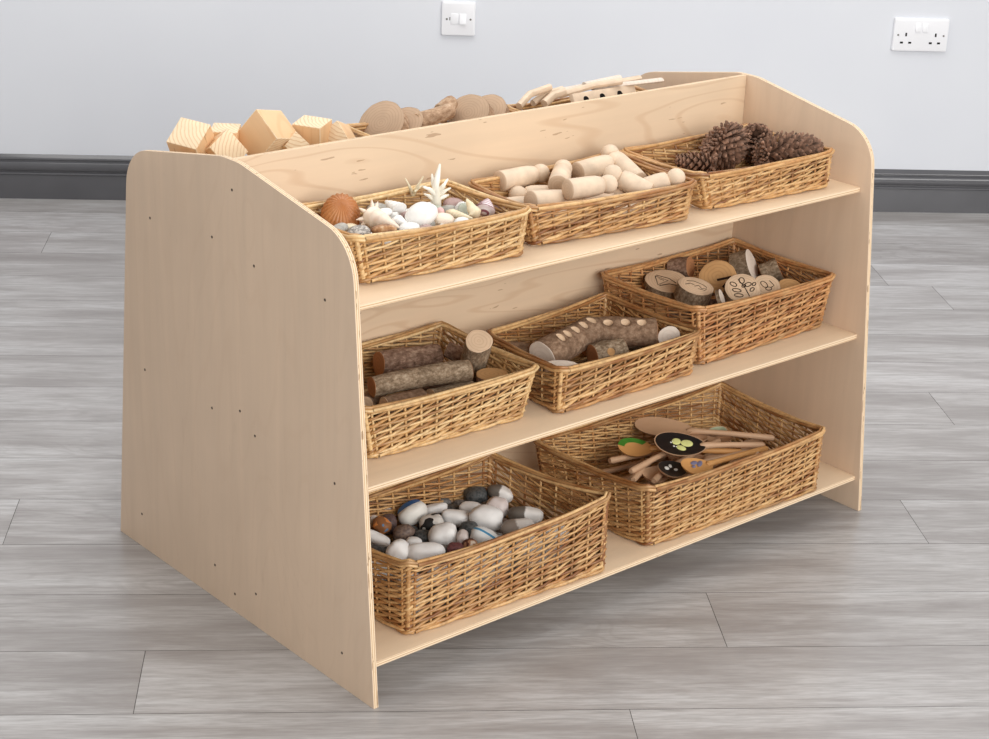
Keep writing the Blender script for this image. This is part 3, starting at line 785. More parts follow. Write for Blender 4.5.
def blob(name, label, cat, c, dims, ang, mat, seed, group=None, sq=2.4, tilt=(0, 0), lump=0.055, sub=4):
    rnd = random.Random(seed); bm = bmesh.new(); bmesh.ops.create_icosphere(bm, subdivisions=sub, radius=1.0)
    off = Vector((rnd.uniform(0, 50), rnd.uniform(0, 50), rnd.uniform(0, 50)))
    for v in bm.verts:
        p = v.co.normalized(); q = (abs(p.x) ** sq + abs(p.y) ** sq + abs(p.z) ** sq) ** (-1 / sq)
        f = 1 + lump * 2.2 * noise.noise(p * 1.15 + off) + lump * 0.6 * noise.noise(p * 2.6 + off)
        v.co = Vector((p.x * q * f * dims[0], p.y * q * f * dims[1], p.z * q * f * dims[2]))
    for f in bm.faces: f.smooth = True
    me = bpy.data.meshes.new(name); bm.to_mesh(me); bm.free(); me.materials.append(mat)
    o = bpy.data.objects.new(name, me); C.objects.link(o)
    rm = Matrix((CR, CF, UP)).transposed()
    R = rm @ Matrix.Rotation(-ang * 0.62, 3, 'Y') @ Matrix.Rotation(ang * 0.6, 3, 'Z') @ Matrix.Rotation(tilt[0], 3, 'X') @ Matrix.Rotation(tilt[1], 3, 'Y')
    o.rotation_mode = 'QUATERNION'; o.rotation_quaternion = R.to_quaternion(); o.location = V(c)
    return tag(o, label, cat, group)

def build_stones():
    white = stone_mat('pebble_white', 'plain', (246, 244, 242)); pinkw = stone_mat('pebble_rosy', 'plain', (228, 216, 212))
    grey = stone_mat('pebble_grey', 'speck', (128, 124, 122), (92, 92, 92)); dark = stone_mat('pebble_dark', 'speck', (96, 98, 98), (62, 66, 68))
    brown = stone_mat('pebble_brown', 'speck', (128, 108, 96), (98, 82, 76)); mauve = stone_mat('pebble_mauve', 'speck', (108, 88, 86), (84, 68, 66))
    half = stone_mat('pebble_half', 'half', (244, 240, 236), (112, 104, 96)); halfb = stone_mat('pebble_halfb', 'half', (226, 220, 214), (150, 138, 128))
    blue = stone_mat('pebble_blue', 'band', (232, 229, 222), (46, 108, 178), None, (-0.0075, -0.05))
    fish = stone_mat('pebble_fish', 'blotch', (140, 92, 56), (90, 120, 150), (206, 130, 70), (75, 0.57))
    peng = stone_mat('pebble_penguin', 'blotch', (230, 226, 220), (40, 40, 42), None, (60, 0.53))
    teal = stone_mat('pebble_teal', 'band', (226, 226, 224), (70, 140, 180), None, (-0.0035, -0.0075))
    stripe = stone_mat('pebble_stripe', 'blotch', (176, 128, 96), (84, 44, 34), (220, 200, 180), (70, 0.54)); red = stone_mat('pebble_red', 'speck', (120, 72, 72), (86, 52, 54))
    L = [
     ('tiny cream pebble at the far left beside the side panel', (0.1811, 0.0986, 0.1418), 4, 4, 0, white),
     ('brown pebble painted with orange and blue marks at the far left', (0.1757, 0.1229, 0.1398), 10, 8, -45, fish),
     ('long white pebble lying along the left rim of the basket', (0.1404, 0.1591, 0.1468), 14, 6, -28, white),
     ('small white pebble standing at the back left', (0.2329, 0.0712, 0.1278), 6, 7, 40, white),
     ('mauve-brown pebble below the small standing white one', (0.2076, 0.1037, 0.1278), 8, 11, 0, mauve),
     ('white pebble painted with a blue band', (0.2398, 0.1137, 0.1358), 16, 12, 38, blue),
     ('brownish grey pebble in front of the blue-banded pebble', (0.1971, 0.1533, 0.1358), 11, 8, 35, brown),
     ('dark mauve pebble at the back, behind the blue-banded one', (0.3146, 0.0576, 0.1198), 9, 9, 0, mauve),
     ('grey pebble next to the dark mauve one at the back', (0.3244, 0.0825, 0.1198), 11, 8, 0, grey),
     ('flat white pebble in the middle of the back row', (0.2930, 0.1108, 0.1278), 13, 6, 20, white),
     ('white pebble painted with black penguin-like patches', (0.2441, 0.1540, 0.1338), 12, 11, 20, peng),
     ('big round white pebble near the front middle', (0.2296, 0.2043, 0.1418), 14, 12, 15, white),
     ('oval white pebble in the centre of the heap', (0.2890, 0.1583, 0.1358), 15, 9, -8, white),
     ('small white pebble wedged between bigger white ones at the front left', (0.1825, 0.1929, 0.1398), 8, 6, 0, white),
     ('white pebble by the front left corner of the basket', (0.1396, 0.2211, 0.1498), 11, 12, -40, white),
     ('blocky white pebble in front, just above the rim', (0.1638, 0.2390, 0.1498), 18, 10, 5, white),
     ('dark speckled grey pebble at the back right', (0.3778, 0.0961, 0.1238), 13, 11, 10, dark),
     ('small dull grey pebble left of the dark speckled one', (0.3472, 0.0940, 0.1178), 8, 6, 0, grey),
     ('white and grey pebble farthest back on the right', (0.4062, 0.1228, 0.1278), 14, 9, -25, half),
     ('long white pebble in front of the dark speckled one', (0.3349, 0.1371, 0.1278), 13, 7, -5, white),
     ('rounded rosy white pebble behind the large boulder-shaped one', (0.3675, 0.1625, 0.1318), 12, 11, -15, pinkw),
     ('large boulder-shaped white pebble on the right', (0.3187, 0.1978, 0.1378), 17, 13, -10, white),
     ('pebble dark on its left half and white on its right', (0.3789, 0.2098, 0.1318), 18, 9, 0, half),
     ('brown and white pebble at the right front rim', (0.3347, 0.2522, 0.1398), 17, 9, 12, halfb),
     ('white pebble with pale blue stripes at the front', (0.2627, 0.2557, 0.1478), 14, 11, -30, teal),
     ('small rosy pebble in the front middle', (0.2403, 0.2302, 0.1458), 6, 8, 0, pinkw),
     ('dark red pebble against the front rim', (0.1976, 0.2610, 0.1518), 8, 7, 0, red),
     ('brown striped pebble at the front beside the dark red one', (0.2233, 0.2683, 0.1518), 8, 8, 30, stripe),
     ('grey pebble low behind the front rim', (0.1850, 0.2449, 0.1458), 9, 7, 0, grey),
     ('brown pebble low at the right of the heap', (0.3531, 0.2005, 0.1238), 9, 8, 0, brown),
     ('dark pebble deep in the gap behind the brown striped one', (0.2838, 0.1998, 0.1338), 9, 8, 0, dark),
     ('dark pebble in the gap below the penguin-like one', (0.2207, 0.1713, 0.1278), 10, 8, 0, dark),
    ]
    for i, (lb, c, rx, ry, a, m) in enumerate(L):
        s = 655.0; k = 0.98
        blob('pebble', lb, 'pebble', c, (rx / s * k, ry / s * 1.05 * k, ry / s * 0.92 * k), math.radians(a), m, 50 + i, 'pebbles in the deep basket', 2.5)
    rnd = random.Random(8); n = 0; mm = [white, grey, brown, white, dark, white]
    for layer, (z, nx, ny) in enumerate(((0.0285, 7, 4), (0.052, 6, 3))):
        for ix in range(nx):
            for iy in range(ny):
                x = 0.125 + 0.285 * (ix + 0.5 * (iy % 2) * 0.5) / (nx - 1) if False else 0.12 + (0.40 - 0.12) * ix / (nx - 1)
                v = 0.125 + (0.265 - 0.125) * iy / (ny - 1)
                x -= (0.265 - v) * 0.1
                blob('pebble', 'pebble hidden in the lower layers of the heap', 'pebble', (x + rnd.uniform(-.004, .004), v, Z3 + z), (0.022, 0.019, 0.016), rnd.uniform(-0.3, 0.3), mm[n % 6], 200 + n, 'buried pebbles', 2.4, sub=3); n += 1

# --- wooden spoons
def spoon(label, bowl, end, up, a=0.034, b=0.024, mat=None, paint=None, figure=None, hr=0.0048, dep=0.007, group='wooden spoons in the deep basket', cup=1):
    """bowl centre to handle end; 'up' is the way the bowl opens"""
    A, E = V(bowl), V(end); x = (E - A); L = x.length; x.normalize()
    z = Vector(up) - x * x.dot(Vector(up)); z.normalize(); y = z.cross(x)
    t = thing('wooden_spoon', label, 'spoon', A, Matrix((x, y, z)).transposed().to_quaternion(), group)
    mat = mat or M['spoon']
    nr, nt_ = 8, 36
    def pt(s, th, side, off=0.0):
        c = cos(th); wy = b * (1 - 0.16 * c)               # egg shape, narrower at the handle
        px, py = a * s * c, wy * s * sin(th)
        d = dep * (1 - s * s)
        zz = (-d if side else -d - 0.0045 * math.sqrt(max(0.0, 1 - s ** 4)) - 0.0012)
        return (px, py, zz + off)
    mb = MB()
    for side in (1, 0):
        o = len(mb.v); mb.v.append(pt(0, 0, side))
        for i in range(1, nr + 1):
            for j in range(nt_): mb.v.append(pt(i / nr, 2 * PI * j / nt_, side))
        for j in range(nt_):
            c = (j + 1) % nt_; mb.f.append((o, o + 1 + j, o + 1 + c)); mb.m.append(0)
        for i in range(nr - 1):
            for j in range(nt_):
                c = (j + 1) % nt_; q = o + 1 + i * nt_
                mb.f.append((q + j, q + nt_ + j, q + nt_ + c, q + c)); mb.m.append(0)
    h = 1 + nr * nt_
    for j in range(nt_):
        c = (j + 1) % nt_; q = 1 + (nr - 1) * nt_
        mb.f.append((q + j, q + c, h + q + c, h + q + j)); mb.m.append(0)
    obj('bowl', mb, mat, t, angle=50)
    hp = [(a * 0.78, 0, -0.004), (a * 0.95, 0, -0.003), (a * 1.15, 0, -0.002), (a + 0.03, 0, -0.001), (L * 0.6, 0, 0), (L - 0.004, 0, 0), (L, 0, 0)]
    hrr = [hr * 0.8, hr * 1.35, hr * 1.15, hr * 0.95, hr * 1.0, hr * 1.15, hr * 0.8]
    obj('handle', MB().tube(hp, hrr, 12), mat, t, angle=50)
    if paint:
        pm, s0, s1, t0, t1, nm = paint                     # painted patch of the hollow
        p = MB(); I, J = 6, 32
        for i in range(I + 1):
            for j in range(J + 1):
                p.v.append(pt(s0 + (s1 - s0) * i / I, t0 + (t1 - t0) * j / J, 1, 0.0005))
        for i in range(I):
            for j in range(J):
                q = i * (J + 1) + j; p.f.append((q, q + J + 1, q + J + 2, q + 1)); p.m.append(0)
        obj(nm, p, pm, t, angle=60)
    if figure:
        for (nm, fx, fy, ra, rb, ro, fm) in figure:
            p = MB(); N = 16
            for (s, o) in ((1.0, 0.0004), (0.8, 0.0011), (0.3, 0.0014)):
                for j in range(N):
                    th = 2 * PI * j / N; u, w = ra * s * cos(th), rb * s * sin(th)
                    X = fx + u * cos(ro) - w * sin(ro); Y = fy + u * sin(ro) + w * cos(ro)
                    q = min(1.0, (X / a) ** 2 + (Y / b) ** 2)
                    p.v.append((X, Y, -dep * (1 - q) + 0.0005 + o))
            for i in range(2):
                for j in range(N):
                    c = (j + 1) % N; p.f.append((i * N + j, i * N + c, (i + 1) * N + c, (i + 1) * N + j)); p.m.append(0)
            p.f.append(tuple(range(2 * N, 3 * N))); p.m.append(0)
            obj(nm, p, fm, t, angle=60)
    return t

def build_spoons():
    up = UP * 0.94 - CF * 0.33
    spoon('large plain spoon at the back, bowl to the left', (0.7776, 0.1168, 0.1458), (0.9124, 0.2452, 0.1358), UP * 0.95 - CF * 0.2 , 0.050, 0.027, M['spoon'], dep=0.004)
    wing = [('painted_wing', -0.0040, 0.0084, 0.0094, 0.0068, 0.5, M['lime']), ('painted_wing', -0.0010, -0.0070, 0.0084, 0.0074, -0.2, M['lime']),
            ('painted_wing', 0.0140, 0.0042, 0.0109, 0.0081, 0.1, M['lime']), ('painted_wing', 0.0140, 0.0039, 0.0065, 0.0043, 0.1, M['mint']),
            ('painted_dot', -0.015, 0.006, 0.0016, 0.0016, 0, M['white']), ('painted_dot', -0.013, -0.003, 0.0018, 0.0018, 0, M['white']),
            ('painted_dot', -0.009, -0.004, 0.0012, 0.0012, 0, M['white']), ('painted_dot', -0.011, 0.008, 0.0012, 0.0012, 0, M['white'])]
    spoon('spoon with a black painted bowl and pale yellow winged figure', (0.7285, 0.2109, 0.1608), (0.8742, 0.2648, 0.1398), up, 0.047, 0.029, M['spoon'],
          (M['black'], 0.0, 0.96, 0, 2 * PI, 'black_paint'), wing, dep=0.004)
    spoon('orange-tinted spoon with green paint along its back edge', (0.6869, 0.1522, 0.1478), (0.8440, 0.2461, 0.1318), up, 0.030, 0.021, M['spoon_orange'],
          (M['green'], 0.62, 1.0, 0.25 * PI, 0.95 * PI, 'green_paint'), dep=0.004)
    fl = [('painted_patch', 0.004, 0.011, 0.008, 0.004, 0.1, M['purple']), ('painted_patch', 0.013, 0.006, 0.009, 0.004, 0.5, M['purple']), ('painted_patch', -0.004, 0.004, 0.005, 0.003, 0.2, M['purple'])]
    spoon('orange-tinted spoon with purple-grey patches at the front', (0.6974, 0.2698, 0.1558), (0.8785, 0.2593, 0.1358), up, 0.031, 0.023, M['spoon_orange'], None, fl, dep=0.004)
    spoon('spoon whose bare handle sticks out to the left under the black one', (0.8041, 0.1575, 0.1378), (0.5969, 0.2146, 0.1518), UP, 0.028, 0.02, M['spoon'])
    bw = [('painted_patch', -0.008, 0.006, 0.005, 0.004, 0.3, M['white']), ('painted_patch', 0.002, 0.009, 0.004, 0.003, 1.0, M['white']), ('painted_patch', 0.006, -0.001, 0.004, 0.003, 0, M['white'])]
    spoon('spoon painted black and white, low between black and orange bowls', (0.6753, 0.2410, 0.1458), (0.8481, 0.2491, 0.1318), up, 0.027, 0.021, M['spoon'], (M['black'], 0.0, 0.98, 0, 2 * PI, 'black_paint'), bw, dep=0.004)
    spoon('spoon with a pale handle tip near the left rim', (0.8112, 0.1529, 0.1178), (0.6210, 0.1456, 0.1358), UP, 0.028, 0.02, M['spoon'])
    spoon('plain spoon lying low with its brown bowl at the front', (0.6613, 0.2223, 0.1338), (0.8650, 0.1717, 0.1218), up, 0.030, 0.020, M['spoon'], dep=0.005)
    spoon('spoon pointing its handle forward at the left of the heap', (0.7473, 0.1487, 0.1218), (0.5952, 0.2393, 0.1458), UP, 0.026, 0.019, M['spoon'])
    spoon('spoon with a handle ending beside the front left corner', (0.7580, 0.1710, 0.1198), (0.6138, 0.2522, 0.1438), UP, 0.026, 0.019, M['spoon'])
    spoon('small spoon with a mint and black bowl at the back right', (0.8595, 0.1658, 0.1378), (0.7932, 0.0878, 0.1178), up, 0.019, 0.012, M['spoon'], (M['mint'], 0.0, 0.9, 0, 2 * PI, 'mint_paint'), [('painted_patch', 0.0, 0.003, 0.006, 0.0015, 0.2, M['black'])], dep=0.003)
    spoon('spoon in the middle whose handle runs right, near the front rim', (0.7609, 0.1996, 0.1258), (0.8430, 0.2725, 0.1398), UP, 0.026, 0.019, M['spoon'])
    for i, (x, v, dx, dv) in enumerate(((0.62, 0.13, 0.2, 0.02), (0.62, 0.18, 0.21, -0.02), (0.62, 0.23, 0.2, 0.03), (0.87, 0.15, -0.2, 0.03), (0.88, 0.21, -0.21, 0.02), (0.87, 0.26, -0.2, -0.02))):
        for k in range(2):
            z = Z3 + 0.026 + 0.019 * k
            spoon('wooden spoon buried at the bottom of the heap', (x + 0.015 * k, v - 0.012 * k, z), (x + dx, v + dv, z), UP, 0.028, 0.02, M['spoon'], group='buried wooden spoons')

# --- seashells
def shell_mat(name, stops, sc=60, axis=None, freq=0):
    m, nt, b = newmat(name, 0.4, 0.45); k = NT(nt)
    v = k.coord(objrand=5.0); f = k.noise(v, sc, 4)
    if axis is not None:
        f = k.math('FRACT', k.math('ADD', k.math('MULTIPLY', k.xyz(k.coord())[axis], freq), k.math('MULTIPLY', f, 0.5)))
    k.l(k.ramp(f, stops), b.inputs['Base Color']); return m

def cockle(label, c, up, hinge, r, mat, ribs=22, name='cockle_shell', dome=0.75, group=None):
    """domed ribbed half shell; hinge = direction of the hinge"""
    z = Vector(up).normalized(); x = Vector(hinge); x = (x - z * x.dot(z)).normalized(); y = z.cross(x)
    mb = MB(); n, k = 120, 18
    def P(i, j, s):
        q = i / k; th = 2 * PI * j / n
        rr = r * sin(q * PI / 2) * (1 + 0.08 * cos(2 * th))
        f = 1 + 0.035 * cos(ribs * 2 * th) * min(1, q * 1.6) + 0.012 * sin(q * 44)
        h = r * dome * cos(q * PI / 2)
        px = rr * cos(th) * f + r * 0.45 * (1 - q)               # apex pulled towards the hinge
        return (px * s, rr * sin(th) * f * s, h * f * s)
    for s in (1.0, 0.93):
        for i in range(k + 1):
            for j in range(n): mb.v.append(P(i, j, s))
    o = (k + 1) * n
    for i in range(k):
        for j in range(n):
            c2 = (j + 1) % n
            mb.f.append((i * n + j, (i + 1) * n + j, (i + 1) * n + c2, i * n + c2)); mb.m.append(0)
            mb.f.append((o + i * n + j, o + i * n + c2, o + (i + 1) * n + c2, o + (i + 1) * n + j)); mb.m.append(0)
    for j in range(n):
        c2 = (j + 1) % n; mb.f.append((k * n + j, o + k * n + j, o + k * n + c2, k * n + c2)); mb.m.append(0)
    ob = obj(name, mb, mat, None, loc=V(c), rot=Matrix((x, y, z)).transposed().to_quaternion(), angle=70)
    return tag(ob, label, 'seashell', group or 'seashells in the shallow basket')

def whelk(label, a, b, r, mat, spikes=0, seed=0, name='whelk_shell', turns=5.5):
    """spiral shell; blunt crown a to narrow tip b"""
    A, Bv = V(a), V(b); d = Bv - A; L = d.length; rnd = random.Random(seed)
    mb = MB(); n, k = 30, 34
    def R(q):
        return r * (min(1.0, (q / 0.22)) ** 0.7) * (1 - max(0, q - 0.22) / 0.78) ** 0.75 + 0.0012
    for i in range(k + 1):
        q = i / k
        for j in range(n):
            th = 2 * PI * j / n
            w = 1 + 0.06 * sin(th + q * turns * 2 * PI) + (0.10 * max(0, cos((th + q * 3) * 3.5)) if 0.12 < q < 0.3 else 0)
            mb.v.append((R(q) * w * cos(th), R(q) * w * sin(th), L * q))
    for i in range(k):
        for j in range(n):
            c = (j + 1) % n; mb.f.append((i * n + j, i * n + c, (i + 1) * n + c, (i + 1) * n + j)); mb.m.append(0)
    mb.f.append(tuple(reversed(range(n)))); mb.m.append(0); mb.f.append(tuple(range(k * n, k * n + n))); mb.m.append(0)
    for s in range(spikes):
        th = 2 * PI * s / spikes + rnd.uniform(-.2, .2); dr = Vector((cos(th), sin(th), -0.35))
        p = Vector((cos(th) * r * 0.8, sin(th) * r * 0.8, L * 0.18))
        mb.tube([p, p + dr * r * 0.55, p + dr * r * 0.9], [r * 0.28, r * 0.16, r * 0.03], 7)
    ob = obj(name, mb, mat, None, loc=A, rot=frame(d), angle=50)
    return tag(ob, label, 'seashell', 'seashells in the shallow basket')

def coral(label, base, branches, mat, r=0.004, name='coral_branch'):
    mb = MB(); o = V(base)
    for pts, r0 in branches:
        q = [V(p) - o for p in pts]; n = len(q)
        P = []; Rr = []
        for i in range(n - 1):
            for s in range(4):
                f = s / 4; P.append(q[i].lerp(q[i + 1], f)); u = (i + f) / (n - 1); Rr.append(r0 * (1 - 0.7 * u) * (1 + 0.1 * sin(11 * u + r0 * 900)))
        P.append(q[-1]); Rr.append(r0 * 0.2)
        mb.tube(P, Rr, 8)
    ob = obj(name, mb, mat, None, loc=o, angle=60)
    return tag(ob, label, 'coral', 'seashells in the shallow basket')

def build_shells():
    tan = shell_mat('shell_tan', [(0.0, (150, 92, 48)), (0.45, (176, 112, 62)), (0.75, (192, 132, 80)), (0.95, (214, 172, 124))], 28)
    peach = shell_mat('shell_peach', [(0.2, (236, 214, 190)), (0.5, (240, 224, 206)), (0.8, (230, 196, 176))], 50)
    white = shell_mat('shell_white', [(0.3, (236, 234, 230)), (0.7, (244, 243, 240))]); grey = shell_mat('shell_grey', [(0.3, (150, 146, 138)), (0.6, (190, 186, 178))])
    speck = shell_mat('shell_speckled', [(0.4, (196, 190, 182)), (0.5, (120, 112, 106)), (0.6, (214, 208, 200))], 160)
    furry = shell_mat('shell_brown', [(0.35, (110, 70, 40)), (0.55, (176, 128, 84)), (0.7, (208, 176, 138))], 120)
    mauve = shell_mat('shell_mauve', [(0.3, (150, 116, 112)), (0.6, (188, 160, 154)), (0.8, (216, 196, 190))], 40)
    pink = shell_mat('shell_pink', [(0.3, (214, 160, 160)), (0.7, (232, 196, 190))]); cream = shell_mat('shell_cream', [(0.3, (226, 208, 172)), (0.7, (240, 228, 202))])
    mint = shell_mat('shell_mint', [(0.3, (176, 184, 168)), (0.7, (204, 208, 194))])
    strip = shell_mat('shell_striped', [(0.0, (232, 222, 224)), (0.45, (226, 212, 214)), (0.5, (140, 84, 96)), (0.75, (150, 96, 106)), (0.8, (236, 228, 228))], 30, 2, 210.0)
    bone = shell_mat('coral_white', [(0.3, (240, 234, 218)), (0.7, (248, 245, 236))])
    ivory = shell_mat('coral_ivory', [(0.3, (226, 212, 176)), (0.7, (240, 230, 204))])
    toC = -CF
    cockle('large ribbed brown shell at the left end of the shell basket', (0.1278, 0.0790, 0.6105), UP * 0.62 + toC * 0.75 + CR * 0.1, UP * 0.7 - toC * 0.6, 0.0295, tan, 12, 'scallop_shell', 0.72)
    whelk('peach whelk shell with a spiked crown, right of the large brown shell', (0.1543, 0.0989, 0.6205), (0.1531, 0.1748, 0.6205), 0.0135, peach, 8, 1)
    cockle('small grey speckled shell in front of the large brown shell', (0.1064, 0.1535, 0.6145), UP + toC * 0.4, CR, 0.0145, speck, 16, 'speckled_shell', 0.6)
    blob('sea_snail_shell', 'rough brown shell on the front rim below the peach whelk', 'seashell', (0.1311, 0.1745, 0.6185), (0.018, 0.009, 0.008), 0.12, furry, 3, 'seashells in the shallow basket', 2.0)
    cockle('grey shell behind the peach whelk', (0.2130, 0.0522, 0.6045), UP + toC * 0.5, -CR, 0.016, grey, 14, 'cockle_shell', 0.6)
    whelk('white shell with a pink tip behind the peach whelk', (0.2192, 0.1042, 0.6105), (0.2152, 0.0676, 0.6205), 0.011, white, 0, 2)
    blob('shell_piece', 'lumpy white shell right of the peach whelk', 'seashell', (0.1930, 0.1126, 0.6125), (0.011, 0.009, 0.008), 0.3, white, 5, 'seashells in the shallow basket', 2.0, lump=0.2)
    whelk('white spindle shell lying just right of the peach whelk', (0.1846, 0.1346, 0.6165), (0.1790, 0.1795, 0.6145), 0.008, white, 0, 3)
    cockle('largest bright white shell in the middle of the shell basket', (0.2064, 0.1648, 0.6205), UP * 0.8 + toC * 0.6 + CR * 0.05, CR * 0.8 + UP * 0.5, 0.0205, white, 2, 'clam_shell', 0.7)
    b = (0.2850, 0.0994, 0.6105)
    top = (0.2849, 0.1058, 0.6725)
    coral('tall white coral branch with pointed prongs', b,
          [([b, (0.2721, 0.1137, 0.6455), top], 0.0075), ([(0.2752, 0.1083, 0.6305), (0.2619, 0.1107, 0.6405), (0.2523, 0.1090, 0.6445)], 0.0045), ([(0.2833, 0.1031, 0.6265), (0.2840, 0.1171, 0.6445), (0.2951, 0.1123, 0.6505)], 0.0045),
           ([(0.2812, 0.1057, 0.6245), (0.2881, 0.1149, 0.6345), (0.2962, 0.1183, 0.6385)], 0.004), ([(0.2750, 0.1106, 0.6355), (0.2749, 0.1033, 0.6485), (0.2788, 0.0960, 0.6565)], 0.0045), ([(0.2803, 0.1048, 0.6185), (0.2704, 0.1008, 0.6265), (0.2664, 0.0943, 0.6285)], 0.004),
           ([(0.2860, 0.1045, 0.6205), (0.2954, 0.1088, 0.6245), (0.2978, 0.1125, 0.6265)], 0.0035)], bone)
    s = (0.2848, 0.0398, 0.6065)
    coral('thin forked coral sprig left of the tall white coral', s,
          [([s, (0.2690, 0.0544, 0.6245), (0.2602, 0.0534, 0.6405)], 0.0034), ([s, (0.2853, 0.0503, 0.6225), (0.2934, 0.0535, 0.6385)], 0.0038), ([(0.2784, 0.0522, 0.6165), (0.2935, 0.0493, 0.6225), (0.2973, 0.0538, 0.6245)], 0.0018), ([(0.2846, 0.0375, 0.6105), (0.2894, 0.0382, 0.6205)], 0.0016)], ivory)
    blob('pink_pebble_shell', 'small round pink shell beside the largest white shell', 'seashell', (0.2536, 0.1443, 0.6185), (0.0065, 0.006, 0.006), 0, pink, 7, 'seashells in the shallow basket', 2.0)
    cockle('mauve shell at the back right of the shell basket', (0.3144, 0.1024, 0.6065), UP + toC * 0.5, -CR, 0.0145, mauve, 14, 'cockle_shell', 0.65)
    whelk('long thin cream shell lying right of the round pink shell', (0.2635, 0.1456, 0.6165), (0.2777, 0.1879, 0.6145), 0.0055, cream, 0, 4, 'auger_shell', 9)
    whelk('pointed cream shell standing up near the right rim', (0.2936, 0.1824, 0.6105), (0.2926, 0.1583, 0.6325), 0.0085, cream, 0, 5, 'auger_shell', 3)
    cockle('mint-grey disc shell between the cream shells', (0.2981, 0.1441, 0.6105), UP * 0.5 + toC * 0.8, UP, 0.0105, mint, 10, 'cockle_shell', 0.35)
    cockle('pale disc shell behind the long thin cream one', (0.2998, 0.1333, 0.6105), UP * 0.5 + toC * 0.8 - CR * 0.3, UP, 0.011, white, 10, 'cockle_shell', 0.3)
    whelk('pink and white striped shell at the right end of the basket', (0.3156, 0.1675, 0.6105), (0.3337, 0.1542, 0.6265), 0.0135, strip, 0, 6, 'top_shell')
    cockle('plain grey shell behind the striped shell', (0.3482, 0.1163, 0.6045), UP + toC * 0.5, CR, 0.012, grey, 12, 'cockle_shell', 0.6)
    blob('mussel_shell', 'dark little shell just under the largest white shell', 'seashell', (0.1986, 0.1813, 0.6145), (0.010, 0.006, 0.005), 0.2, mauve, 9, 'seashells in the shallow basket', 2.0)
    cockle('white shell lying on the front rim below the largest white shell', (0.1680, 0.1801, 0.6165), UP + toC * 0.3, CR, 0.013, white, 12, 'cockle_shell', 0.5)
    cockle('cream shell on the front rim right of the largest white shell', (0.2337, 0.1819, 0.6145), UP + toC * 0.4, -CR, 0.013, peach, 16, 'cockle_shell', 0.5)
    whelk('tiny white spindle shell at the front middle', (0.2131, 0.1853, 0.6145), (0.2461, 0.1843, 0.6145), 0.006, white, 0, 8)
    whelk('slim mauve shell leaning on the right rim', (0.3481, 0.1427, 0.6125), (0.3495, 0.1718, 0.6105), 0.006, mauve, 0, 9)
    rnd = random.Random(5); mm = [white, grey, peach, mauve, mint, cream, white]
    n = 0
    for i in range(8):
        for j in range(4):
            x = 0.098 + 0.028 * i + rnd.uniform(-.004, .004); v = 0.080 + 0.033 * j + rnd.uniform(-.004, .004)
            cockle('small shell filling the lower layers of the basket', (x, min(v, 0.188), Z1 + 0.040 + 0.010 * (n % 2)), UP + Vector((rnd.uniform(-.2, .2), rnd.uniform(-.2, .2), 0)), Vector((cos(n), sin(n), 0)), 0.0125, mm[n % 7], 12, 'cockle_shell', 0.6, 'small filler shells'); n += 1

# --- far side: blocks, slices, sticks
def block(label, c, s, ax, up, hint=None, group='wooden blocks behind the divider', hide=False):
    """cube with ringed end grain on its local z faces"""
    z = Vector(up).normalized(); q = frame(z, Vector(ax))
    mb = MB().box((-s / 2,) * 3, (s / 2,) * 3); mb.m[-6:] = [0, 0, 1, 1, 1, 1]
    ob = obj('wooden_block', mb, [M['block'], M['block_side']], None, bevel=0.0012, loc=V(c), rot=q)
    return tag(ob, label, 'block', group)

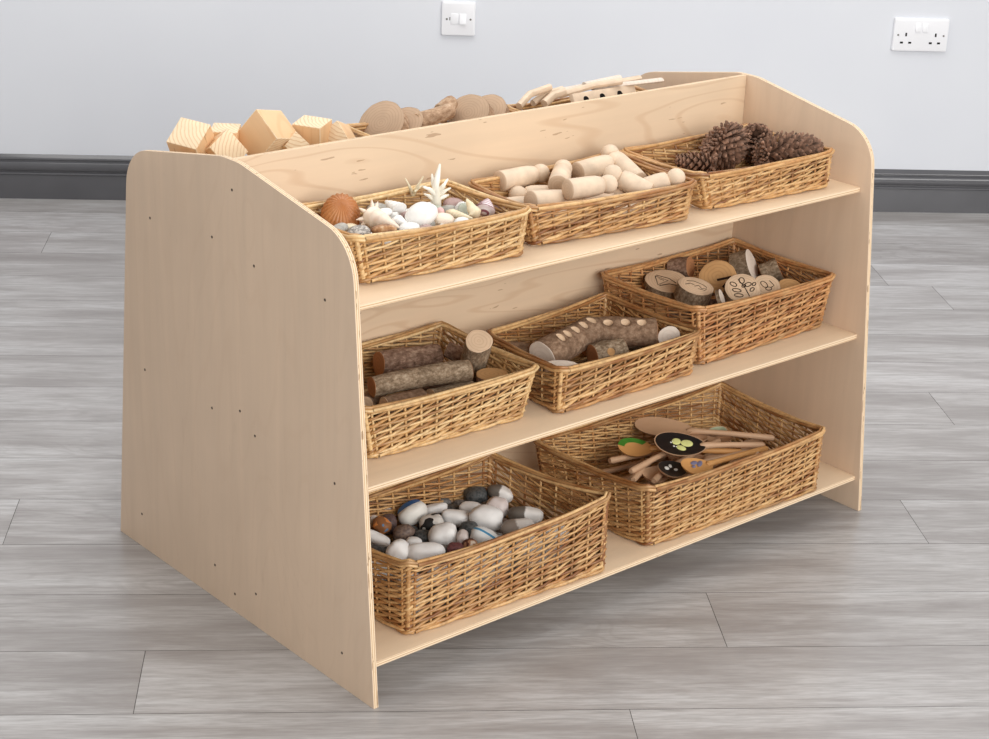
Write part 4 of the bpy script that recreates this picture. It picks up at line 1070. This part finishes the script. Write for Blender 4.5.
def build_back():
    block('tilted wooden block with bold grain lines, farthest left behind the divider', (0.1004, -0.2552, 0.6465), 0.050, CR * 0.9 - UP * 0.5, CF * -0.55 + UP * 0.75 - CR * 0.1)
    block('grainy block leaning right, second from the left behind the divider', (0.1354, -0.2386, 0.6345), 0.046, CR * 0.7 - UP * 0.75, CF * -0.6 + UP * 0.4 + CR * 0.5)
    block('flat-topped block with an orange side behind the two grainy blocks', (0.1661, -0.2608, 0.6425), 0.042, CR, UP - CF * 0.1)
    block('largest pale block, one corner pointing up', (0.2155, -0.2311, 0.6485), 0.060, CR * 0.70 + UP * 0.62 - CF * 0.3, CR * 0.62 - UP * 0.62 - CF * 0.55)
    block('small orange block corner in front of the largest pale block', (0.2402, -0.2000, 0.6425), 0.030, CR * 0.6 + UP * 0.6, CF * -0.8 + CR * 0.5 + UP * 0.3)
    block('flat-topped block whose orange face looks forward', (0.2881, -0.2043, 0.6445), 0.047, CR * 0.95 - CF * 0.3, UP * 0.98 - CF * 0.1)
    block('block at the right end whose pale corner makes a triangle', (0.3242, -0.1987, 0.6345), 0.040, CR * 0.7 + UP * 0.55, CF * -0.7 + UP * 0.3 - CR * 0.3)
    for i, (x, v) in enumerate(((0.08, -0.10), (0.13, -0.10), (0.18, -0.10), (0.23, -0.10), (0.285, -0.10), (0.09, -0.17), (0.15, -0.17), (0.22, -0.17), (0.28, -0.17))):
        block('wooden block hidden in the lower layer of its basket', (x, v, Z1 + 0.032), 0.042, W(1, 0, 0) - W(0, 0, 0), UP, group='buried wooden blocks')
    bt = M['bark_tan']; g = 'bark slices behind the divider'
    def ds(label, c, nrm, r, th, seed): wood_slice(label, c, nrm, r, th, M['cut_weathered'], bt, 0.95, None, None, seed, 'bark_slice', g)
    ds('large bark slice, first and leftmost of the bark slices behind the divider', (0.4347, -0.2176, 0.6465), UP * 0.62 - CR * 0.40 - CF * 0.62, 0.041, 0.018, 61)
    ds('bark slice overlapping the first one, a little to its right', (0.4639, -0.2057, 0.6485), UP * 0.66 - CR * 0.36 - CF * 0.60, 0.034, 0.018, 62)
    log('log_stub', 'knobbly bark log lying between the leaning bark slices', (0.4770, -0.1963, 0.6455), (0.5506, -0.2052, 0.6525), 0.0135, bt, M['cut_pale'], cat='log', seed=63)
    log('log_stub', 'small bark knob poking up between the bark slices', (0.5476, -0.2168, 0.6505), (0.5807, -0.2316, 0.6585), 0.0125, bt, M['cut_pale'], cat='log', seed=64)
    ds('large bark slice in the right-hand pair behind the divider', (0.6008, -0.2137, 0.6445), UP * 0.62 - CR * 0.40 - CF * 0.62, 0.037, 0.020, 65)
    ds('last bark slice on the right, next to the basket of sticks', (0.6444, -0.2135, 0.6425), UP * 0.66 - CR * 0.3 - CF * 0.62, 0.033, 0.020, 66)
    for i, (x, v) in enumerate(((0.42, -0.09), (0.50, -0.09), (0.58, -0.09), (0.635, -0.14), (0.43, -0.17), (0.52, -0.17))):
        for k in range(2):
            wood_slice('bark slice hidden in the lower layer of its basket', (x, v, Z1 + 0.035 + 0.026 * k), UP, 0.034, 0.024, M['cut_pale'], bt, 1.0, None, None, 70 + i + 10 * k, 'bark_slice', 'buried bark slices')
    # pale sticks and flat strips
    def stick(label, pts, r, mat, name='wooden_stick', flat=1.0):
        o = V(pts[0]); q = [V(p) - o for p in pts]
        ob = obj(name, MB().tube(q, r, 8, flat=flat), mat, None, loc=o, angle=45)
        return tag(ob, label, 'stick', 'pale sticks behind the divider')
    stick('thin curved stick leaning at the left end of the sticks', [(0.7263, -0.2173, 0.6385), (0.7620, -0.2300, 0.6525), (0.8107, -0.2327, 0.6585)], 0.0065, M['peg'])
    stick('second curved stick just right of the leaning one', [(0.7687, -0.2262, 0.6385), (0.8035, -0.2343, 0.6485), (0.8391, -0.2273, 0.6545)], 0.006, M['peg'])
    stick('long thin stick running over the heap of sticks', [(0.8111, -0.2220, 0.6465), (0.8669, -0.1967, 0.6625), (0.9196, -0.1813, 0.6665)], 0.006, M['peg'])
    stick('bent stick just above the divider edge', [(0.7801, -0.2106, 0.6385), (0.8050, -0.2156, 0.6485), (0.8260, -0.2081, 0.6545)], 0.0075, M['peg'])
    stick('pale flat strip at the very top of the sticks', [(0.8602, -0.2020, 0.6605), (0.9371, -0.1942, 0.6665)], 0.008, M['cut_white'], 'wooden_strip', 0.5)
    stick('long white strip reaching farthest right', [(0.8704, -0.1996, 0.6545), (1.0052, -0.1619, 0.6605)], 0.0085, M['cut_white'], 'wooden_strip', 0.5)
    stick('white strip lying behind the long one', [(0.9050, -0.2155, 0.6545), (0.9878, -0.1947, 0.6625)], 0.008, M['peg'], 'wooden_strip', 0.5)
    stick('short white strip in the middle of the sticks', [(0.8209, -0.2227, 0.6505), (0.8837, -0.2087, 0.6565)], 0.008, M['cut_white'], 'wooden_strip', 0.5)
    t = thing('drilled_plank', 'pale board with three dark holes along the divider edge', 'wood piece', V((0.8861, -0.1803, 0.6485)), frame(UP * 0.5 + (W(0, 1, 0) - W(0, 0, 0)) * 0.86, W(1, 0, 0) - W(0, 0, 0)))
    obj('board', MB().box((-0.075, -0.010, -0.005), (0.075, 0.010, 0.005)), M['peg'], t, bevel=0.002)
    for x in (-0.047, -0.008, 0.034):
        p = MB().lathe([(0.0062, -0.001), (0.0062, 0.0003)], 18)
        obj('hole', p, M['hole'], t, loc=(x, -0.004, 0.005))
    for i in range(6):
        for k in range(3):
            z = Z1 + 0.0200 + 0.0178 * k
            o = W(0.745 + 0.004 * k, -0.075 - 0.026 * i, z); e = W(0.985, -0.075 - 0.026 * i + 0.01 * (k - 1), z)
            ob = obj('wooden_stick', MB().tube([(0, 0, 0), e - o], 0.0085, 8), M['peg'], None, loc=o, angle=45)
            tag(ob, 'wooden stick hidden in the lower layer of its basket', 'stick', 'buried sticks')

def build_contents():
    build_pegs(); build_cones(); build_logs(); build_holed(); build_slices(); build_stones(); build_spoons(); build_shells(); build_back()
# ---------------------------------------------------------------- light and camera
def area(name, loc, target, sx, sy, power, col=(1, 1, 1)):
    l = bpy.data.lights.new(name, 'AREA'); l.shape = 'RECTANGLE'; l.size = sx; l.size_y = sy; l.energy = power; l.color = col
    o = bpy.data.objects.new(name, l); C.objects.link(o); o.location = loc
    o.rotation_euler = (Vector(target) - Vector(loc)).to_track_quat('-Z', 'Y').to_euler()
    return o

def build_light():
    area('window_daylight', (3.6, -4.6, 2.3), (0.3, -1.7, 0.3), 2.4, 1.8, 58, (1.0, 0.98, 0.95))
    area('ceiling_light', (0.2, -1.35, 2.66), (0.2, -1.35, 0), 3.0, 1.6, 43, (1.0, 0.985, 0.96))
    area('left_fill_light', (-4.2, -3.6, 1.9), (0, -1.8, 0.4), 1.8, 1.6, 14, (1.0, 0.985, 0.97))  # added fill to brighten the left panel, not an actual window
    area('front_fill_light', (1.7, -5.9, 1.6), (0.4, -2.0, 0.35), 2.8, 1.6, 96, (1.0, 0.985, 0.96))  # frontal fill added to lift pebbles and basket fronts, stands for no real window
    w = bpy.data.worlds.new('room_daylight'); w.use_nodes = True; S.world = w
    bg = w.node_tree.nodes['Background']; bg.inputs[0].default_value = (1.0, 0.985, 0.965, 1); bg.inputs[1].default_value = 0.54

def build_camera():
    d, h, yaw, pitch, roll, f = 4.6346, 1.3451, math.radians(5.4643), math.radians(21.2977), math.radians(2.4142), 1822.1778
    fw = Vector((sin(yaw) * cos(pitch), cos(yaw) * cos(pitch), -sin(pitch)))
    rt = Vector((cos(yaw), -sin(yaw), 0)); up = rt.cross(fw)
    r2 = rt * cos(roll) + up * sin(roll); u2 = -rt * sin(roll) + up * cos(roll)
    cam = bpy.data.cameras.new('camera'); cam.sensor_fit = 'HORIZONTAL'; cam.sensor_width = 36; cam.lens = f / 989 * 36
    cam.clip_start = 0.05
    o = bpy.data.objects.new('camera', cam); C.objects.link(o)
    o.matrix_world = Matrix((r2, u2, -fw)).transposed().to_4x4(); o.location = (0, -d, h)
    S.camera = o

build_room(); build_fittings(); build_unit(); build_baskets()
build_contents()
# small shifts that let the piled things rest against each other
NUDGE = {'peg_doll': (-5.1, -1.8, 2.6), 'peg_doll.001': (-1.1, -5.2, -2.7), 'peg_doll.002': (-5.3, -2.8, 0.6), 'peg_doll.003': (3.5, 4.1, 2.6), 'peg_doll.004': (-3.1, -5, 1.1), 'peg_doll.005': (5.6, -1.5, 1.5), 'peg_doll.006': (2.5, -2.6, 3.6), 'peg_doll.007': (-4.1, 0.3, 4.3), 'peg_doll.008': (-13, -18.8, -7.4), 'peg_doll.009': (5.8, -0.3, 1.4), 'peg_doll.010': (3.7, 2, -4.3), 'peg_doll.011': (4.8, -2.5, -0.4), 'peg_doll.012': (15.5, -2.3, -0.9), 'peg_doll.013': (21.7, 10.1, -1.7), 'peg_doll.014': (22.5, 1.2, -8.4), 'peg_doll.015': (-7.4, 22.4, -4.4), 'peg_doll.016': (19.2, 14, -3.1), 'pine_cone': (1.4, 0, 5.8), 'pine_cone.001': (-4.5, -3.6, 1.5), 'pine_cone.002': (-5.4, -2.5, 0.2), 'pine_cone.004': (16.6, -0.9, 0), 'branch_log': (-3.2, -0.4, 0.1), 'branch_log.001': (-0.5, 0, 6), 'branch_log.002': (1.5, -5.2, 2.6), 'branch_log.003': (-5.5, 2.3, 1), 'branch_log.004': (-2.2, -1.8, 3), 'branch_log.005': (2.5, -0.8, -5.4), 'branch_log.006': (-2.3, -4.2, -2.9), 'branch_log.007': (-4.2, 1.8, -3.9), 'branch_log.008': (-0.3, 0.5, -0.2), 'notched_log': (-5.2, -2.9, 0.2), 'notched_log.001': (4.8, 3.6, 0.1), 'notched_log.002': (0.8, -0.1, -0.2), 'wood_offcut': (4.7, -3, -2.2), 'wood_offcut.001': (6, 0.1, 0.1), 'notched_log.003': (-0.5, 5.9, 0.2), 'log_stub': (3.3, -5, -0.3), 'log_stub.001': (-3.9, -4.3, -1.5), 'wood_slice.008': (5.7, 4.3, 1.2), 'wood_slice.011': (-0.7, -0.7, 0.2), 'pebble.001': (1.1, 1.3, 2.4), 'pebble.003': (-2.1, 3.5, -0.4), 'pebble.004': (-1.8, -1.4, 1.4), 'pebble.005': (2.2, 3.5, 2.9), 'pebble.006': (-2.3, 0.1, 0.7), 'pebble.007': (-5.6, 2.1, 0.4), 'pebble.008': (0.5, 5.8, -1.6), 'pebble.009': (-3.3, 0.3, 3.2), 'pebble.010': (2.4, 2.5, 1.4), 'pebble.011': (-1.2, 0.6, 1.2), 'pebble.012': (0.8, -0.3, 0.5), 'pebble.014': (-5.9, 1.2, -0.4), 'pebble.015': (1.7, -5.5, 1.9), 'pebble.016': (4, -4.3, 1.1), 'pebble.017': (3.5, -4.9, 0), 'pebble.018': (3, -3.2, 4), 'pebble.019': (4, -2.3, 3.8), 'pebble.020': (1.2, -4.6, 3.2), 'pebble.021': (-0.4, -0.4, 4.8), 'pebble.022': (5.2, 0.5, 2.9), 'pebble.023': (-1.9, 1.1, 3.1), 'pebble.024': (-0.4, -0.1, 0.5), 'pebble.025': (2.6, -1.7, 0.7), 'pebble.026': (4.7, -2.9, 2.4), 'pebble.027': (1.4, 0.7, -0.1), 'pebble.028': (4.1, 4.1, -1.5), 'pebble.029': (-4.4, 0, -2.4), 'pebble.030': (-2.3, -3, 3), 'pebble.031': (-1.5, 0.1, 0.7), 'pebble.032': (4.3, -0.6, -1.6), 'pebble.033': (-0.1, 1.3, -2.6), 'pebble.034': (1.5, -1.6, -2.3), 'pebble.035': (-4.5, -1.4, -2.3), 'pebble.036': (-5.6, 0.1, -2.1), 'pebble.037': (-1.4, 1, -1.7), 'pebble.038': (0.9, -2.2, -1.3), 'pebble.039': (1.2, 0.9, -2.3), 'pebble.040': (-3.6, 1.9, -2.1), 'pebble.041': (-2.7, -0.3, -1.2), 'pebble.042': (-0.4, -2.7, -1.7), 'pebble.043': (-0.8, -0.7, -0.9), 'pebble.044': (-2.2, 0.7, -3), 'pebble.045': (-4.3, 0.8, -2.7), 'pebble.046': (5.4, -1.6, -1.2), 'pebble.047': (0.6, -2.5, -1.1), 'pebble.048': (-4, -1, -1.4), 'pebble.049': (-8.2, 2.9, -1), 'pebble.050': (1, -5.2, -1.3), 'pebble.051': (4.5, 1.6, -1.6), 'pebble.052': (7.5, 3.1, -1.9), 'pebble.053': (1.3, 2.6, -2.2), 'pebble.054': (5.4, -0.1, -1.2), 'pebble.055': (2.8, 3.3, -1.8), 'pebble.056': (-1, 11.2, -2.5), 'pebble.057': (-0.4, 0.3, -2.6), 'pebble.058': (1, -1.3, -2.3), 'pebble.059': (1.1, 0.4, -2.4), 'pebble.060': (-0.1, 0.2, 8), 'pebble.061': (0.2, -0.5, 3.9), 'pebble.062': (-0.5, -0.4, 8), 'pebble.063': (0.3, -2.3, 5.7), 'pebble.064': (0.4, 0.9, 3), 'pebble.065': (1.9, 1.4, 6), 'pebble.066': (5.7, -10.4, 2.6), 'pebble.067': (1.9, -1.9, -4.6), 'pebble.068': (2.4, 1.8, 4.5), 'pebble.069': (-3.2, -3.8, 1.9), 'pebble.070': (-0.9, -2, -5.5), 'pebble.071': (-1, -1.6, 4.1), 'pebble.072': (-15.9, 1.4, 0), 'pebble.073': (-13.5, -5.2, -10.2), 'pebble.074': (2, -8.6, 4.4), 'pebble.075': (5.2, -15.5, 0.6), 'pebble.076': (7.4, 9.4, 2.5), 'pebble.077': (-0.2, -0.2, 7.2), 'wooden_spoon': (4.3, 3.9, 1.5), 'wooden_spoon.001': (-2.8, 5.3, 0.7), 'wooden_spoon.002': (-5.7, -1.7, 0.7), 'wooden_spoon.003': (1.6, -5.7, 0.8), 'wooden_spoon.004': (5.8, -1.4, -0), 'wooden_spoon.005': (-0.6, -5.6, 1.9), 'wooden_spoon.006': (4.7, 3.7, 0.4), 'wooden_spoon.007': (-2.9, -5, 1.8), 'wooden_spoon.008': (-5.9, 1.2, -0.3), 'wooden_spoon.009': (4.8, 3.1, -1.8), 'wooden_spoon.010': (1, -0.3, 0.2), 'wooden_spoon.011': (4.4, 3.1, -2.6), 'wooden_spoon.012': (-2.7, -1.7, 0), 'wooden_spoon.013': (-18.2, -4.7, -5.2), 'wooden_spoon.014': (-17.6, -16.3, -0.2), 'wooden_spoon.015': (-21.9, -8.7, -4.4), 'wooden_spoon.016': (-21, -11.6, -0.4), 'wooden_spoon.017': (-20.5, -12.5, -1), 'wooden_spoon.018': (17.6, 16.3, 0.2), 'wooden_spoon.019': (14.8, 18.2, -5.2), 'wooden_spoon.020': (1.3, 1.9, 0.2), 'wooden_spoon.021': (19, 14.4, 0.6), 'wooden_spoon.022': (21, 11.6, 0.4), 'wooden_spoon.023': (21.2, 11.2, 0.6), 'scallop_shell': (0.4, 3.3, 2.2), 'whelk_shell': (1.9, -5.6, 1.2), 'speckled_shell': (-2.2, 0.2, 0.1), 'sea_snail_shell': (0.1, 0, 1.1), 'cockle_shell': (3.2, -5, -0.7), 'whelk_shell.001': (0.4, 0.1, 0.5), 'shell_piece': (0.5, 2, -2.4), 'whelk_shell.002': (-3.9, 0.8, -0.7), 'clam_shell': (-2.7, 2.1, 4.8), 'coral_branch': (-1.6, 0.6, 1.4), 'coral_branch.001': (1.6, -2.8, 5), 'cockle_shell.001': (0.7, 1.8, -0), 'auger_shell': (-0.1, 1, 0), 'auger_shell.001': (-2.1, 1.1, 0.9), 'cockle_shell.002': (0.3, 1.5, 1.1), 'cockle_shell.003': (2, -0.8, 0.3), 'cockle_shell.004': (5.4, 1.9, 1.7), 'mussel_shell': (-1, -3.6, -0.6), 'cockle_shell.005': (1.4, 0.4, 0.9), 'cockle_shell.006': (-2.8, 2.2, 4.8), 'whelk_shell.003': (2.8, -2.2, -4.8), 'whelk_shell.004': (5.3, -2.3, -1.7), 'cockle_shell.007': (-1.2, -6.6, -5.5), 'cockle_shell.008': (-0.7, -0.4, 0.1), 'cockle_shell.010': (-1.3, -2, -0), 'cockle_shell.011': (0.9, 1.3, 0), 'cockle_shell.012': (-3, -6.4, -3.1), 'cockle_shell.014': (1.4, -4.7, -4.7), 'cockle_shell.015': (-2.6, 1.7, -0.7), 'cockle_shell.016': (-0.2, 19.2, -5.5), 'cockle_shell.018': (0.3, 2.1, -3), 'cockle_shell.020': (-6.5, 1.8, 6.9), 'cockle_shell.021': (0.3, 1.9, -1.6), 'cockle_shell.022': (0.4, -9.4, -2.8), 'cockle_shell.023': (-0.5, -3.9, -2.6), 'cockle_shell.024': (9.4, -0.3, 2.3), 'cockle_shell.025': (-1.1, -1.2, -0), 'cockle_shell.026': (-8, 0.2, -7), 'cockle_shell.028': (1.5, 2.8, -0.2), 'cockle_shell.029': (0.4, 0.7, 0), 'cockle_shell.030': (-0.9, 6.3, -0.1), 'cockle_shell.032': (-2.5, -2.5, -0.4), 'cockle_shell.033': (-1.5, -0.5, 0.1), 'cockle_shell.034': (0.3, -3.8, -0.2), 'cockle_shell.036': (-1.6, -1, -3.5), 'cockle_shell.037': (0.5, -5.7, -4.4), 'cockle_shell.038': (8.6, -4.3, -3.6), 'wooden_block': (-0.9, -4, 4.4), 'wooden_block.001': (5, -3.3, 0.8), 'wooden_block.002': (-3.7, 4.7, 0.8), 'wooden_block.003': (3.1, -4.8, 1.8), 'wooden_block.004': (3.7, -4.4, -1.8), 'wooden_block.005': (-4.3, 3.3, 2.5), 'wooden_block.006': (4.6, -2, 3.3), 'bark_slice': (-5.9, 0.9, 0.8), 'bark_slice.001': (-1, -3.6, -4.7), 'log_stub.002': (5.4, -1.7, 2.1), 'log_stub.003': (2, 5.6, 0), 'bark_slice.002': (3.3, -5, 0.6), 'bark_slice.003': (1.5, -5.8, 0.6), 'bark_slice.004': (6.2, 0.4, 0.3), 'bark_slice.005': (3.7, -4.2, 1.3), 'bark_slice.006': (-1, 0.1, 0.4), 'bark_slice.008': (-1, 0.1, 0.4), 'bark_slice.010': (-3.6, -1.5, 1.1), 'bark_slice.011': (-0.9, -0.5, 0.4), 'bark_slice.012': (-14.3, 10.2, 0.6), 'bark_slice.013': (5.4, -17, -0), 'bark_slice.014': (-1, 0.1, 0.4), 'wooden_stick': (-4.1, -4.4, 0.5), 'wooden_stick.001': (-5.6, -1.1, -1.9), 'wooden_stick.002': (5.6, -2.2, 0.1), 'wooden_stick.003': (-5.2, -3, -0.5), 'wooden_strip': (0.1, 5.8, 1.3), 'wooden_strip.001': (3.8, 4.5, 0.9), 'wooden_strip.003': (-0.6, 5.9, 1.1), 'drilled_plank': (-1.7, -5.6, -1.4)}
for nm, dxyz in NUDGE.items():
    o = bpy.data.objects.get(nm)
    if o is not None: o.location = o.location + Vector(dxyz) * 0.001
build_light(); build_camera()
S.view_settings.view_transform = 'Standard'; S.view_settings.look = 'None'
S.view_settings.exposure = 0.0; S.view_settings.gamma = 1.0; S.view_settings.use_curve_mapping = False
